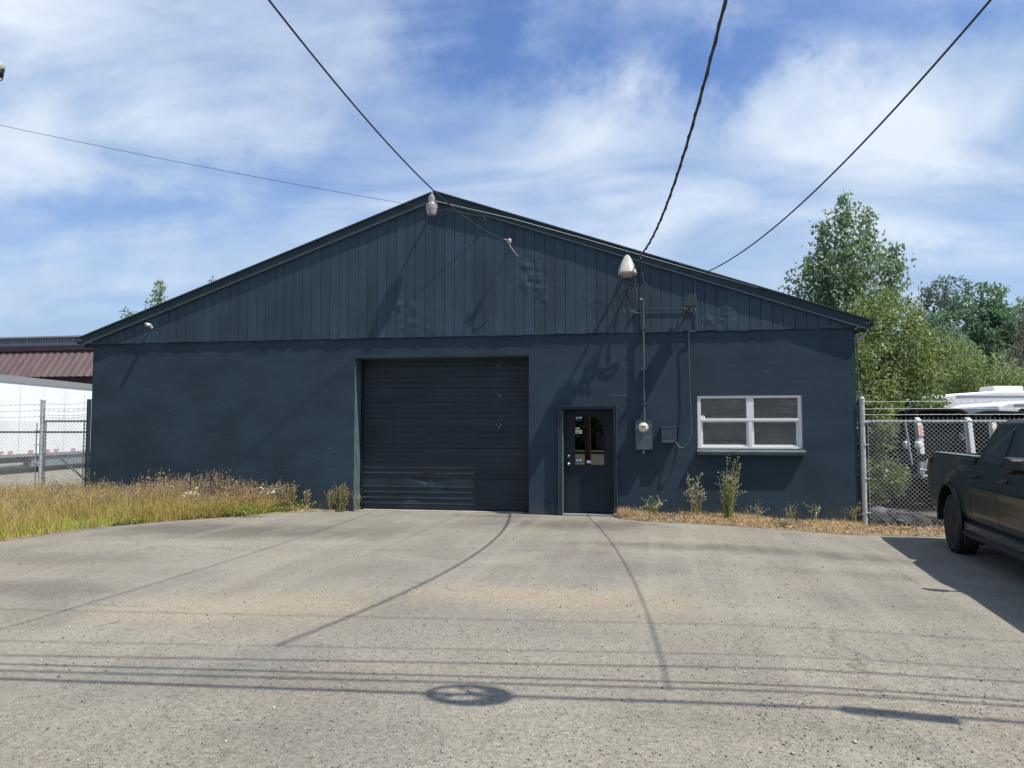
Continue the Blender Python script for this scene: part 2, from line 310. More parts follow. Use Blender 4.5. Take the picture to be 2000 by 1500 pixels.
# ------------------------------------------------------------------ mesh helpers
class MB:
    def __init__(s): s.v = []; s.f = []
    def add(s, v, f):
        o = len(s.v); s.v += [tuple(p) for p in v]; s.f += [tuple(i+o for i in q) for q in f]; return s
    def box(s, x0, y0, z0, x1, y1, z1):
        v = [(x, y, z) for x in (x0, x1) for y in (y0, y1) for z in (z0, z1)]
        return s.add(v, [(0, 1, 3, 2), (4, 6, 7, 5), (0, 4, 5, 1), (2, 3, 7, 6), (0, 2, 6, 4), (1, 5, 7, 3)])
    def tube(s, pts, r, n=6, r2=None, cap=True):
        pts = [Vector(p) for p in pts]; v = []; f = []; k = len(pts); up = None
        for i, p in enumerate(pts):
            d = (pts[min(i+1, k-1)]-pts[max(i-1, 0)]).normalized()
            if up is None: up = Vector((0, 0, 1)) if abs(d.z) < .9 else Vector((1, 0, 0))
            a = d.cross(up).normalized(); c = a.cross(d); up = c
            rr = r if r2 is None else r+(r2-r)*i/max(1, k-1)
            if isinstance(r, (list, tuple)): rr = r[i]
            v += [p+(a*math.cos(2*math.pi*j/n)+c*math.sin(2*math.pi*j/n))*rr for j in range(n)]
        for i in range(k-1):
            f += [(i*n+j, i*n+(j+1) % n, (i+1)*n+(j+1) % n, (i+1)*n+j) for j in range(n)]
        if cap: f += [tuple(range(n-1, -1, -1)), tuple(range((k-1)*n, k*n))]
        return s.add(v, f)
    def lathe(s, prof, c=(0, 0, 0), axis='z', n=16):
        v = []; f = []; c = Vector(c)
        for r, h in prof:
            for j in range(n):
                a = 2*math.pi*j/n; q = (r*math.cos(a), r*math.sin(a), h)
                if axis == 'y': q = (q[0], q[2], q[1])
                if axis == 'x': q = (q[2], q[0], q[1])
                v.append(c+Vector(q))
        k = len(prof)
        for i in range(k-1): f += [(i*n+j, i*n+(j+1) % n, (i+1)*n+(j+1) % n, (i+1)*n+j) for j in range(n)]
        f += [tuple(range(n-1, -1, -1)), tuple(range((k-1)*n, k*n))]
        return s.add(v, f)
    def prism(s, poly, a, b_, axis='y'):
        n = len(poly); v = []
        for h in (a, b_):
            for p_ in poly:
                v.append({'y': (p_[0], h, p_[1]), 'x': (h, p_[0], p_[1]), 'z': (p_[0], p_[1], h)}[axis])
        f = [tuple(range(n)), tuple(range(2*n-1, n-1, -1))]+[(i, i+n, (i+1) % n+n, (i+1) % n) for i in range(n)]
        return s.add(v, f)
    def loft(s, rings, cap=True):
        n = len(rings[0]); v = [p for r_ in rings for p in r_]; k = len(rings)
        f = [(i*n+j, i*n+(j+1) % n, (i+1)*n+(j+1) % n, (i+1)*n+j) for i in range(k-1) for j in range(n)]
        if cap: f += [tuple(range(n-1, -1, -1)), tuple(range((k-1)*n, k*n))]
        return s.add(v, f)
    def build(s, name, mat, parent=None, bevel=0, smooth=False, fix=True, seg=2):
        me = bpy.data.meshes.new(name); me.from_pydata(s.v, [], s.f); me.update()
        if fix:
            bm = bmesh.new(); bm.from_mesh(me); bmesh.ops.recalc_face_normals(bm, faces=bm.faces); bm.to_mesh(me); bm.free()
        return link(name, me, mat, parent, bevel, smooth, seg)
def link(name, me, mat, parent=None, bevel=0, smooth=False, seg=2):
    o = bpy.data.objects.new(name, me); COL.objects.link(o)
    if mat: me.materials.append(M[mat] if isinstance(mat, str) else mat)
    if smooth:
        me.polygons.foreach_set('use_smooth', [True]*len(me.polygons))
    if bevel:
        b = o.modifiers.new('bevel', 'BEVEL'); b.width = bevel; b.segments = seg; b.limit_method = 'ANGLE'; b.angle_limit = R(35)
    if parent:
        o.parent = parent; pm = world_of(parent); o.matrix_parent_inverse = pm.inverted()
    return o
def world_of(o):
    m = Matrix.LocRotScale(o.location, o.rotation_euler, o.scale)
    if o.parent: m = world_of(o.parent) @ o.matrix_parent_inverse @ m
    return m
def tag(o, label, cat, group=None, kind=None):
    o['label'] = label; o['category'] = cat
    if group: o['group'] = group
    if kind: o['kind'] = kind
    return o
def thing(name, loc, label, cat, group=None, kind=None):
    o = bpy.data.objects.new(name, None); COL.objects.link(o); o.location = loc; o.empty_display_size = .2
    return tag(o, label, cat, group, kind)
def struct(o): o['kind'] = 'structure'; return o
def stuff(o, label, cat): return tag(o, label, cat, None, 'stuff')
def copy_tree(o, parent=None):
    c = o.copy(); COL.objects.link(c)
    if parent: c.parent = parent
    for ch in o.children: copy_tree(ch, c)
    return c
def npmesh(name, verts, faces_n, k, mat, parent=None):
    """verts (N,3); faces all of k corners laid out in order"""
    me = bpy.data.meshes.new(name); nv = len(verts); nf = len(faces_n)
    me.vertices.add(nv); me.vertices.foreach_set('co', np.asarray(verts, dtype=np.float32).ravel())
    me.loops.add(nf*k); me.loops.foreach_set('vertex_index', np.asarray(faces_n, dtype=np.int32).ravel())
    me.polygons.add(nf); me.polygons.foreach_set('loop_start', np.arange(0, nf*k, k, dtype=np.int32))
    me.polygons.foreach_set('loop_total', np.full(nf, k, dtype=np.int32)); me.update(calc_edges=True)
    return link(name, me, mat, parent)
def leaves(name, pts, size, mat, parent=None, hang=.3, asp=.62):
    pts = np.asarray(pts); n = len(pts)
    d = rng.normal(size=(n, 3)); d[:, 2] -= hang*2; d /= np.linalg.norm(d, axis=1)[:, None]
    q = rng.normal(size=(n, 3)); w = np.cross(d, q); w /= np.linalg.norm(w, axis=1)[:, None]; nn_ = np.cross(d, w)
    s = (size*rng.uniform(.6, 1.3, n))[:, None]
    a = pts; b_ = pts+d*s*.45+w*s*asp*.5+nn_*s*.08; c = pts+d*s; e = pts+d*s*.45-w*s*asp*.5+nn_*s*.08
    v = np.stack([a, b_, c, e], 1).reshape(-1, 3); f = np.arange(4*n).reshape(-1, 4)
    return npmesh(name, v, f, 4, mat, parent)
def blades(name, base_, h, wd, lean, mat, parent=None, droop=.3):
    n = len(base_); base_ = np.asarray(base_); h = np.broadcast_to(h, n); wd = np.broadcast_to(wd, n)
    a = rng.uniform(0, 2*np.pi, n); dx = np.stack([np.cos(a), np.sin(a), np.zeros(n)], 1)
    b2 = rng.uniform(0, 2*np.pi, n); sd_ = np.stack([np.cos(b2), np.sin(b2), np.zeros(n)], 1)
    ln = rng.uniform(0, lean, n)[:, None]; up = np.array([0, 0, 1.]); H = h[:, None]; W = wd[:, None]/2
    mid = base_+up*H*.55+dx*H*ln*.4; tip = base_+up*H*(1-droop*ln)+dx*H*ln
    v = np.stack([base_-sd_*W, base_+sd_*W, mid+sd_*W*.8, mid-sd_*W*.8, tip+sd_*W*.15, tip-sd_*W*.15], 1).reshape(-1, 3)
    i = np.arange(n)[:, None]*6; f = np.concatenate([i+np.array([0, 1, 2, 3]), i+np.array([3, 2, 4, 5])], 1).reshape(-1, 4)
    o = npmesh(name, v, f, 4, mat, parent); return o, tip
def spline(pts, n=8):
    pts = [Vector(p) for p in pts]; out = []; P_ = [pts[0]*2-pts[1]]+pts+[pts[-1]*2-pts[-2]]
    for i in range(1, len(P_)-2):
        a, b_, c, d = P_[i-1:i+3]
        for k in range(n):
            u = k/n; out.append(.5*((2*b_)+(c-a)*u+(2*a-5*b_+4*c-d)*u*u+(3*b_-a-3*c+d)*u**3))
    out.append(pts[-1]); return out
def fbm(x, y, s, seed=0): return noise.fractal(Vector((x*s, y*s, seed)), 1, 2, 4)

# ================================================================== GROUND
def axis_(lo, hi, st, far): 
    a = list(np.arange(lo, hi+1e-6, st)); return [-v for v in reversed(far) if -v < lo]+a+[v for v in far if v > hi]
xs = axis_(-16, 12, .5, [20, 30, 60, 150, 500, 2500]); ys = axis_(-16, 10, .5, [20, 30, 60, 150, 500, 2500])
g_ = MB(); nx, ny = len(xs), len(ys)
g_.add([(x, y, gz(x, y)) for x in xs for y in ys], [(i*ny+j, (i+1)*ny+j, (i+1)*ny+j+1, i*ny+j+1) for i in range(nx-1) for j in range(ny-1)])
struct(g_.build('asphalt_yard', 'asphalt', fix=False, smooth=True))
# soil verge under the weeds (left) and at the foot of the wall (right)
def edgeL(x):   # front limit of the grass
    pts = [(-16, -9.6), (-10.4, -6.2), (-9.26, -4.84), (-9.15, -4.0), (-8.94, -3.13), (-8.3, -2.1), (-7.83, -1.6), (-7.12, -.55), (-6.4, -.22), (-5.85, -.12)]
    for (a, ya), (b_, yb) in zip(pts, pts[1:]):
        if x <= b_: return ya+(yb-ya)*(x-a)/(b_-a)
    return -.1
def edgeR(x):
    pts = [(-.62, -.03), (-.5, -.45), (.0, -.75), (.8, -.9), (2.2, -1.0), (3.4, -1.15), (5, -1.05), (12, -1.1)]
    for (a, ya), (b_, yb) in zip(pts, pts[1:]):
        if x <= b_: return ya+(yb-ya)*(x-a)/(b_-a)
    return -1.1
def verge(name, x0, x1, edge, hump, back):
    g = MB(); X = np.arange(x0, x1+.01, .12); K = 18
    for i, x in enumerate(X):
        e = edge(x)+.07*fbm(x, 0, 2.3, 3)
        for k in range(K+1):
            u = k/K; y = e+(back-e)*u; g.v.append((x, y, gz(x)+.004+hump*min(1, u*3)*(.6+.4*fbm(x, y, 1.5, 5))))
    n = K+1; g.f = [(i*n+k, (i+1)*n+k, (i+1)*n+k+1, i*n+k+1) for i in range(len(X)-1) for k in range(K)]
    return struct(g.build(name, 'soil', fix=False, smooth=True))
verge('soil_verge', -16, -5.85, edgeL, .05, -.002)
verge('soil_strip', -.6, 12, edgeR, .035, -.002)

M['shadeground'] = pmat('shade_toned_ground', (.05, .042, .034), .95, .3, 2, .8, 20, col2=(.12, .10, .075))  # dark brown stands in for the shade on the ground behind the fence
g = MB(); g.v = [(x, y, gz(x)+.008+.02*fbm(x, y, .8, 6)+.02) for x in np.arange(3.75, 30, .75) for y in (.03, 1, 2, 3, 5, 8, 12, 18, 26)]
k_ = len(np.arange(3.75, 30, .75)); g.f = [(i*9+j, (i+1)*9+j, (i+1)*9+j+1, i*9+j+1) for i in range(k_-1) for j in range(8)]; struct(g.build('shade_toned_yard', 'shadeground', fix=False, smooth=True))
# grass, left: height falls towards the pavement
def scatter(n, x0, x1, edge, back=-.03, pw=1.):
    x = rng.uniform(x0, x1, n); e = np.array([edge(v) for v in x]); u = rng.uniform(0, 1, n)**pw
    y = e+(back-e)*u; z = np.array([gz(v) for v in x])+.02; return np.stack([x, y, z], 1), u
def clump(p, s=1.6, seed=1): return np.array([fbm(a, b_, s, seed) for a, b_ in p[:, :2]])
b0, u = scatter(46000, -15, -7.25, edgeL); c0 = clump(b0)
dist = -b0[:, 1]; inten = np.clip(.16+.20*u+.26*c0+.14*np.exp(-((b0[:, 0]+9.1)/.7)**2)*u+.05*np.clip(-b0[:, 0]-8, 0, 3), .06, .6)*rng.uniform(.55, 1.15, len(b0))
sel = c0 > rng.uniform(-.25, .35, len(c0))
o, tp = blades('grass', b0[sel], inten[sel], .009, .7, 'grass'); stuff(o, 'tall dry golden grass along the left wall and fence', 'grass')
o, _ = blades('grass', b0[~sel], inten[~sel]*.8, .010, .8, 'grassg'); stuff(o, 'yellow green grass mixed into the left verge', 'grass')
b1, u1 = scatter(4600, -15, -7.15, edgeL, pw=.4); h1 = np.clip(.32+.26*clump(b1, 1.7, 9)+.12*u1+.22*np.exp(-((b1[:, 0]+9.1)/.6)**2), .15, .8)*rng.uniform(.7, 1.15, len(b1))
o, tp = blades('seed_stalks', b1, h1, .005, .35, 'seed')
tp2 = np.repeat(tp, 6, 0)+rng.normal(scale=(.006, .006, .028), size=(len(tp)*6, 3))
o2 = leaves('seed_head', tp2, .028, 'seed', hang=-.5, asp=.5)
stuff(o, 'brown stalks standing above the golden grass on the left', 'grass'); stuff(o2, 'brown seed heads above the golden grass on the left', 'seed heads')
# low green creeping fringe along the pavement edge
x = rng.uniform(-9.2, -6.9, 5000); pts = np.array([(v, edgeL(v)+abs(random.gauss(0, .12))+.03, .02+abs(random.gauss(0, .035))) for v in x]); keep = clump(pts, 1.7, 4) > -.12
stuff(leaves('ground_cover', pts[keep], .035, 'weedleaf', hang=0), 'low green ground cover along the pavement edge', 'ground cover')
# straw and dead grass strip, right
b2, u2 = scatter(16000, -.58, 3.72, edgeR, pw=.9); cc = clump(b2, 1.5, 7); k2 = cc+.35*u2 > rng.uniform(-.2, .45, len(cc))
hh = np.clip(.05+.10*u2*u2+.07*cc, .02, .22)*rng.uniform(.5, 1.3, len(b2))
o, _ = blades('straw', b2[k2], hh[k2], .007, 2.2, 'straw', droop=.45); stuff(o, 'dead straw and dry grass at the foot of the right wall', 'straw')
b3, _ = scatter(2600, 3.7, 8, edgeR); o, _ = blades('straw', b3, .05*rng.uniform(.4, 1.4, len(b3)), .007, 2.5, 'straw', droop=.5); stuff(o, 'dead straw in front of the right fence', 'straw')
# litter lying flat
pts, _ = scatter(3500, -.5, 5.5, edgeR); pts[:, 2] += .018+rng.uniform(0, .03, len(pts))
stuff(leaves('leaf_litter', pts, .06, 'seed', hang=0, asp=.3), 'brown litter of dead stems below the window', 'leaf litter')
# grass tuft right of the entry door
bt = np.array([(-.52+abs(random.gauss(0, .16)), -.06-abs(random.gauss(0, .12)), 0.0) for _ in range(700)]); o, _ = blades('grass', bt, .17*rng.uniform(.4, 1.4, 700), .006, .9, 'straw'); stuff(o, 'pale tuft of dry grass right beside the entry door', 'grass')
# loose gravel on the yard: small angular grains
n = 46000; u = rng.uniform(0, 1, n); fw = 3.2+9.5*u**1.6; lat = rng.uniform(-.75, .75, n)*fw
gx = lat*math.cos(YAW)-fw*math.sin(YAW); gy = CAM[1]+lat*math.sin(YAW)+fw*math.cos(YAW)
s = rng.gamma(2.2, .0011, n)+.0012; s[:90] *= 2.4
zc = np.array([gz(v) for v in gx])+s*.3
oct_ = np.array([(1, 0, 0), (0, 1, 0), (-1, 0, 0), (0, -1, 0), (0, 0, .8), (0, 0, -.8)])
V = oct_[None]*s[:, None, None]*rng.uniform(.6, 1.4, (n, 6, 1)); V += np.stack([gx, gy, zc], 1)[:, None]
fc = np.array([(0, 1, 4), (1, 2, 4), (2, 3, 4), (3, 0, 4), (1, 0, 5), (2, 1, 5), (3, 2, 5), (0, 3, 5)])
Fc = (np.arange(n)[:, None, None]*6+fc[None]).reshape(-1, 3)
ok = ~((gx < -6) & (gy > np.array([edgeL(v) for v in gx]))) & (gy < -.05)
Fc = Fc.reshape(n, 8, 3)[ok].reshape(-1, 3)
stuff(npmesh('loose_gravel', V.reshape(-1, 3), Fc, 3, 'gravel'), 'small loose stones scattered over the asphalt yard', 'gravel')

# ================================================================== WAREHOUSE
XL, XR, AX, AZ, EZ = -11.72, 3.69, -4.13, 6.34, 3.59
GX0, GX1, GZ = -5.79, -2.25, 3.06      # roll door opening
DX0, DX1, DZ = -1.66, -.58, 2.06       # entry door opening (outside of frame)
WX0, WX1, WZ0, WZ1 = .91, 2.76, 1.27, 2.26
WB, ST = -.35, 3.46
bld = thing('warehouse', (XL, 0, 0), 'dark blue green warehouse with gabled front, roll door and white window', 'building')
def wy(x, z):
    y = .004*fbm(x, z, .8, 2)+.0012*fbm(x, z, 3, 8)
    y -= (.012*ss(-.1, .25, fbm(x, z*.5, 1.1, 21))+.008*max(0, fbm(x, 0, 5, 23)))*ss(3.18, 3.36, z+.06*fbm(x, 0, 2.2, 9))
    return y
def lines(a, b_, st, keep):
    v = sorted(set([a, b_]+[k for k in keep])); out = []
    for p_, q_ in zip(v, v[1:]):
        k = max(1, round((q_-p_)/st)); out += [p_+(q_-p_)*i/k for i in range(k)]
    return out+[b_]
X = lines(XL, XR, .07, [GX0, GX1, DX0, DX1, WX0, WX1]); Z = lines(WB, ST+.05, .07, [GZ, DZ, WZ0, WZ1])
w = MB(); nZ = len(Z); w.v = [(x, wy(x, z) if XL < x < XR else 0, z) for x in X for z in Z]
def hole(x, z):
    return (GX0 < x < GX1 and z < GZ) or (DX0 < x < DX1 and z < DZ) or (WX0 < x < WX1 and WZ0 < z < WZ1)
w.f = [(i*nZ+j, (i+1)*nZ+j, (i+1)*nZ+j+1, i*nZ+j+1) for i in range(len(X)-1) for j in range(nZ-1) if not hole((X[i]+X[i+1])/2, (Z[j]+Z[j+1])/2)]
wall = w.build('wall', 'wall', bld, fix=False, smooth=True)
sw = MB(); BK = 19.
sw.box(XL, .01, WB, XL+.2, BK, EZ-.1); sw.box(XR-.2, .01, WB, XR, BK, EZ-.1)
sw.prism([(XL, WB), (XR, WB), (XR, EZ-.1), (AX, AZ-.2), (XL, EZ-.1)], BK, BK+.2)
sw.box(XL+.21, .45, -.02, XR-.21, BK-.01, 0.0)
sw.build('side_wall', 'wall', bld)
# reveals behind the openings
j = MB()
j.box(GX0-.25, .012, WB, GX0, .62, GZ+.2); j.box(GX1, .012, WB, GX1+.25, .62, GZ+.2); j.box(GX0-.2, .013, GZ, GX1+.2, .60, GZ+.25)
j.build('door_reveal', 'jamb', bld)
j = MB(); j.box(WX0-.1, .012, WZ0-.1, WX0, .4, WZ1+.1); j.box(WX1, .012, WZ0-.1, WX1+.1, .4, WZ1+.1); j.box(WX0-.09, .013, WZ1, WX1+.09, .39, WZ1+.1); j.box(WX0-.09, .013, WZ0-.1, WX1+.09, .39, WZ0)
j.box(WX0-.1, 1.0, WZ0-.3, WX1+.1, 1.05, WZ1+.3)
j.build('window_reveal', 'white', bld)
for (pa, pb, w_) in (((1190, 772), (1228, 773.5), .006), ((1078, 985), (1080, 1000), .02), ((1074, 975), (1080, 979), .008), ((1490, 725), (1500, 727), .006), ((905, 668), (912, 666), .005), ((608, 893), (622, 894), .007), ((640, 876), (650, 877), .006), ((330, 800), (331, 806), .006), ((560, 858), (566, 858), .006)):
    a, b_ = at(*pa), at(*pb); q = MB(); q.tube([(a.x, wy(a.x, a.z)+.001, a.z), ((a.x+b_.x)/2, wy((a.x+b_.x)/2, a.z), (a.z+b_.z)/2+.006), (b_.x, wy(b_.x, b_.z)+.001, b_.z)], w_*.5, 5); q.build('plaster_chip', 'jamb', bld)
# gable siding: boards with dents
sl_ = (AZ-EZ)/(AX-(-11.95)); sr_ = (AZ-EZ)/(3.88-AX)
def rz(x): return AZ-(AX-x)*sl_ if x < AX else AZ-(x-AX)*sr_
dents = [(at(1035, 540), .30, .38, .026), (at(1062, 575), .16, .2, .02), (at(785, 612), .30, .22, .022), (at(830, 640), .5, .3, .012), (at(1400, 625), .3, .12, .012), (at(1420, 610), .12, .2, .014), (at(942, 656), .06, .12, .02), (at(870, 520), .12, .2, .008), (at(1170, 590), .5, .4, .006), (at(640, 640), .3, .2, .006)]
def sy(x, z):
    y = -.036+.0022*fbm(x, z, 1.0, 31)
    for c, rx, rzz, a in dents:
        q = ((x-c.x)/rx)**2+((z-c.z)/rzz)**2
        if q < 4: y -= min(.02, a*.8*math.exp(-q)*abs(fbm(x, z, 4.5, 13)+.15)*1.6)
    return y
s = MB(); gr = MB(); bw = .2; x0 = XL-.01; k = 0
while x0 < XR+.01:
    x1 = min(x0+bw, XR+.01); xs_ = [x0+.004, x0+.02, x0+.07, x0+.1, x0+.13, x1-.02, x1-.004] if x1-x0 > .15 else [x0+.004, x1-.004]
    off = random.gauss(0, .0012); low = ST-.012+random.gauss(0, .004); o = len(s.v); nr = 28
    for x in xs_:
        zt = rz(x)-.04
        for r_ in range(nr+1):
            z = low+(zt-low)*r_/nr; s.v.append((x, sy(x, z)+off-.006*ss(ST+.25, ST, z)*max(0, fbm(x, 0, 3, 77)+.3), z))
    m_ = nr+1; s.f += [(o+i*m_+r_, o+(i+1)*m_+r_, o+(i+1)*m_+r_+1, o+i*m_+r_+1) for i in range(len(xs_)-1) for r_ in range(nr)]
    # board edges returning to the backing
    for xi, fl in ((xs_[0], 1), (xs_[-1], 0)):
        o = len(s.v); zt = rz(xi)-.04
        for r_ in range(nr+1):
            z = low+(zt-low)*r_/nr; s.v += [(xi, sy(xi, z)+off, z), (xi, -.022, z)]
        s.f += [(o+2*r_, o+2*r_+2, o+2*r_+3, o+2*r_+1) for r_ in range(nr)]
    x0 += bw
s.build('gable_siding', 'siding', bld, fix=False)
gr.prism([(XL-.01, ST-.012), (XR+.01, ST-.012), (XR+.01, rz(XR)-.06), (AX, AZ-.06), (XL-.01, rz(XL)-.06)], -.024, .3); gr.build('siding_backing', 'groove', bld)
# roof, rake boards, drip edge
FH = .165
def rake(x0, x1, sgn):
    r_ = MB(); r_.prism([(x0, rz(x0)), (x1, rz(x1)), (x1, rz(x1)-FH), (x0, rz(x0)-FH)], -.085, -.046); return r_.build('rake_board', 'trim', bld, bevel=.004)
rake(-11.95, AX, -1); rake(AX+.003, 3.88, 1)
for x0, x1 in ((-11.93, AX-.02), (AX+.02, 3.86)):
    d = MB(); d.prism([(x0, rz(x0)-FH+.006), (x1, rz(x1)-FH+.006), (x1, rz(x1)-FH-.010), (x0, rz(x0)-FH-.010)], -.094, -.047); d.build('drip_edge', 'drip', bld)
rf = MB()
for a, b_ in ((-12.02, AX), (AX, 3.95)):
    rf.prism([(a, rz(a)+.004), (b_, rz(b_)+.004), (b_, rz(b_)+.03), (a, rz(a)+.03)], -.11, BK+.4)
rf.build('roof', 'roof', bld)
g = MB()
for xa, sg in ((3.89, 1), (-11.96, -1)):
    g = MB(); g.prism([(xa, EZ-.16), (xa+sg*.11, EZ-.12), (xa+sg*.13, EZ-.02), (xa+sg*.115, EZ-.02), (xa+sg*.1, EZ-.105), (xa, EZ-.14)], -.07, BK)
    g.build('gutter', 'trim', bld)
g = MB(); g.box(XR-.002, -.03, EZ-.22, 3.885, .03, EZ-.17); g.build('eave_soffit', 'trim', bld); g = MB(); g.box(XL-.2, -.03, EZ-.22, XL+.002, .03, EZ-.17); g.build('eave_soffit', 'trim', bld)
g = MB(); g.tube([(3.90, .08, EZ-.16), (3.88, .07, EZ-.24), (3.76, .04, EZ-.34), (3.735, .03, EZ-.42)], .035, 8); g.build('downspout_elbow', 'lampgrey', bld, smooth=True)
g = MB(); g.tube([(3.735, .03, EZ-.43), (3.733, .03, 2.3), (3.73, .03, .0)], .012, 6); g.build('corner_pipe', 'cableg', bld)
# ---- sectional roll door
gd = MB(); YD = .37; zb = .03; ph = .607; nst = 60
def gprof():
    out = []; 
    for sct in range(5):
        z0 = zb+sct*ph
        out += [(z0, YD+.012), (z0+.006, YD)]
        for q in (.10, .212, .325, .438):
            zz_ = z0+q; out += [(zz_-.012, YD), (zz_-.004, YD-.012), (zz_+.006, YD-.010), (zz_+.014, YD)]
        out += [(z0+ph-.004, YD), (z0+ph, YD+.012)]
    return out
pr = gprof(); XX = np.linspace(GX0+.06, GX1-.01, 90); fine_pr = []
for (za, ya), (zb_, yb) in zip(pr, pr[1:]):
    kk = max(1, int((zb_-za)/.03)); fine_pr += [(za+(zb_-za)*i/kk, ya+(yb-ya)*i/kk) for i in range(kk)]
fine_pr.append(pr[-1]); dc = at(838, 935, YD); dc2 = at(800, 985, YD)
for x in XX:
    for z, y in fine_pr:
        q = ((x-dc.x)/.32)**2+((z-dc.z)/.13)**2; q2 = ((x-dc2.x)/.22)**2+((z-dc2.z)/.10)**2
        y += .05*math.exp(-q)*(.7+1.2*fbm(x, z, 4, 3))-.03*math.exp(-q2)*(1+fbm(x, z, 6, 5))+.0025*fbm(x, z, .9, 41)
        gd.v.append((x, y, z))
n_ = len(fine_pr); gd.f = [(i*n_+j, (i+1)*n_+j, (i+1)*n_+j+1, i*n_+j+1) for i in range(len(XX)-1) for j in range(n_-1)]
gdo = gd.build('roll_door', 'rolldoor', bld, fix=False, smooth=False)
tr = MB(); tr.box(GX0+.002, YD+.0, .02, GX0+.055, YD+.05, GZ-.01); tr.box(GX0+.03, YD-.035, .02, GX0+.045, YD-.001, GZ-.01); tr.build('door_track', 'door', gdo)
tr = MB(); tr.box(GX0+.06, YD-.02, -.0, GX1-.01, YD+.03, .029); tr.build('bottom_seal', 'black', gdo)
tr = MB(); tr.box(GX0+.04, YD+.08, -.02, GX1-.01, YD+.1, GZ); tr.build('door_backing', 'black', gdo)
tr = MB(); tr.box(GX0+.1, YD-.14, .001, GX1-.15, YD-.035, .012); tr.build('door_sill', 'concrete', gdo, bevel=.003)
# scuffs of old tape on the door
sc = MB()
for _ in range(46):
    z = random.choice([2.98, 2.86, 2.62, 2.3, 2.28, 1.9, 1.7, 1.66, 1.3, 1.0]+[random.uniform(.9, 3.0)]*3)+random.gauss(0, .03); x = at(975, 800, YD).x+random.gauss(0, .03)
    sc.box(x, YD-.0145, z, x+random.uniform(.003, .012), YD-.0138, z+random.uniform(.006, .05))
sc.build('tape_scuff', 'grey', gdo)
# ---- entry door
YE = .13
fr = MB()
fw_ = .055
for (a, b_) in ((DX0-.002, DX0+fw_), (DX1-fw_, DX1+.002)):
    fr.box(a, -.075, -.0, b_, YE+.02, DZ-.001)
fr.box(DX0-.002, -.0752, DZ-fw_, DX1+.002, YE+.02, DZ+.004)
ed = MB(); ex0, ex1, ez0, ez1 = DX0+fw_+.012, DX1-fw_-.012, .045, DZ-fw_-.012
gl0 = at(1123, 814, YE); gl1 = at(1180, 908, YE); gx0, gx1, gz0, gz1 = gl0.x, gl1.x, gl1.z, gl0.z
ed.box(ex0, YE, ez0, gx0-.02, YE+.045, ez1); ed.box(gx1+.02, YE, ez0, ex1, YE+.045, ez1); ed.box(gx0-.02, YE, ez0, gx1+.02, YE+.045, gz0-.02); ed.box(gx0-.02, YE, gz1+.02, gx1+.02, YE+.045, ez1)
edo = ed.build('entry_door', 'door', bld)
fro = fr.build('door_frame', 'trim', edo, bevel=.005)
q = MB(); q.box(DX0-.012, -.088, .0, DX0-.003, -.02, DZ); q.box(DX1+.003, -.088, .0, DX1+.012, -.02, DZ+.004); q.box(DX0-.012, -.088, DZ+.005, DX1+.012, -.02, DZ+.016); q.build('frame_edge', 'cableg', edo)
q = MB(); q.box(DX0+.0, -.05, -.0, DX0+.02, -.02, DZ-.07); q.box(DX0+.02, .0, 0, DX0+.075, .025, DZ-.07);  q.build('weather_strip', 'grey', edo)
gm = MB()
for a in ((gx0-.022, gz0-.022, gx1+.022, gz0+.0), (gx0-.022, gz1, gx1+.022, gz1+.022), (gx0-.022, gz0, gx0, gz1), (gx1, gz0, gx1+.022, gz1)): gm.box(a[0], YE-.014, a[1], a[2], YE+.02, a[3])
gm.build('glazing_bead', 'door', edo, bevel=.004)
q = MB(); q.box(gx0, YE+.008, gz0, gx1, YE+.013, gz1); q.build('door_glass', 'glassd', edo)
q = MB(); q.box(gx0-.3, YE+.6, gz0-.5, gx1+.3, YE+.62, gz1+.3); q.box(gx0, YE+.05, gz1-.30, gx0+.22, YE+.052, gz1-.04); q.build('dark_interior', 'black', edo)
def lockset(px, py, r_, nm):
    c = at(px, py, YE); q = MB(); q.lathe([(r_, 0), (r_, -.012), (r_*.6, -.02), (r_*.55, -.045), (r_*.9, -.052), (r_*.92, -.068), (r_*.5, -.078)], (c.x, YE, c.z), 'y', 18); q.build(nm, 'chrome' if nm == 'door_knob' else 'steel', edo, smooth=True)
lockset(1111, 906, .034, 'door_knob'); lockset(1111, 891, .028, 'deadbolt')
def sticker(px0, py0, px1, py1, mt, nm, parent, Y, dy=0.):
    a = at(px0, py0, Y); b_ = at(px1, py1, Y); q = MB(); q.box(a.x, Y-.0012-dy, b_.z, b_.x, Y-dy, a.z); return q.build(nm, mt, parent)
YS = YE+.0075
sticker(1125, 820, 1136, 821.6, 'blue', 'sticker', edo, YS, .0001); sticker(1125, 814.5, 1129, 818, 'white', 'sticker', edo, YS); sticker(1130.5, 814.2, 1136.5, 817.5, 'white', 'sticker', edo, YS)
sticker(1124, 835, 1132, 838, 'cream', 'sticker', edo, YS); sticker(1123.6, 839.5, 1137, 847, 'cream', 'sticker', edo, YS); sticker(1125, 843.5, 1131, 845, 'black', 'printed_line', edo, YS, .0014); sticker(1133, 843.5, 1135, 844.5, 'black', 'printed_line', edo, YS, .0014)
sticker(1125, 897, 1136, 903.5, 'blue', 'sticker', edo, YS); sticker(1125.5, 897.5, 1129.5, 900.5, 'white', 'sticker', edo, YS, .0014); sticker(1131, 897.4, 1136, 900.4, 'white', 'sticker', edo, YS, .0014)
sticker(1146, 899.5, 1154, 904.5, 'white', 'sticker', edo, YS)
q = MB(); q.box(DX0+fw_, -.06, .001, DX1-fw_, YE-.02, .03); q.build('threshold', 'lampgrey', edo, bevel=.006)
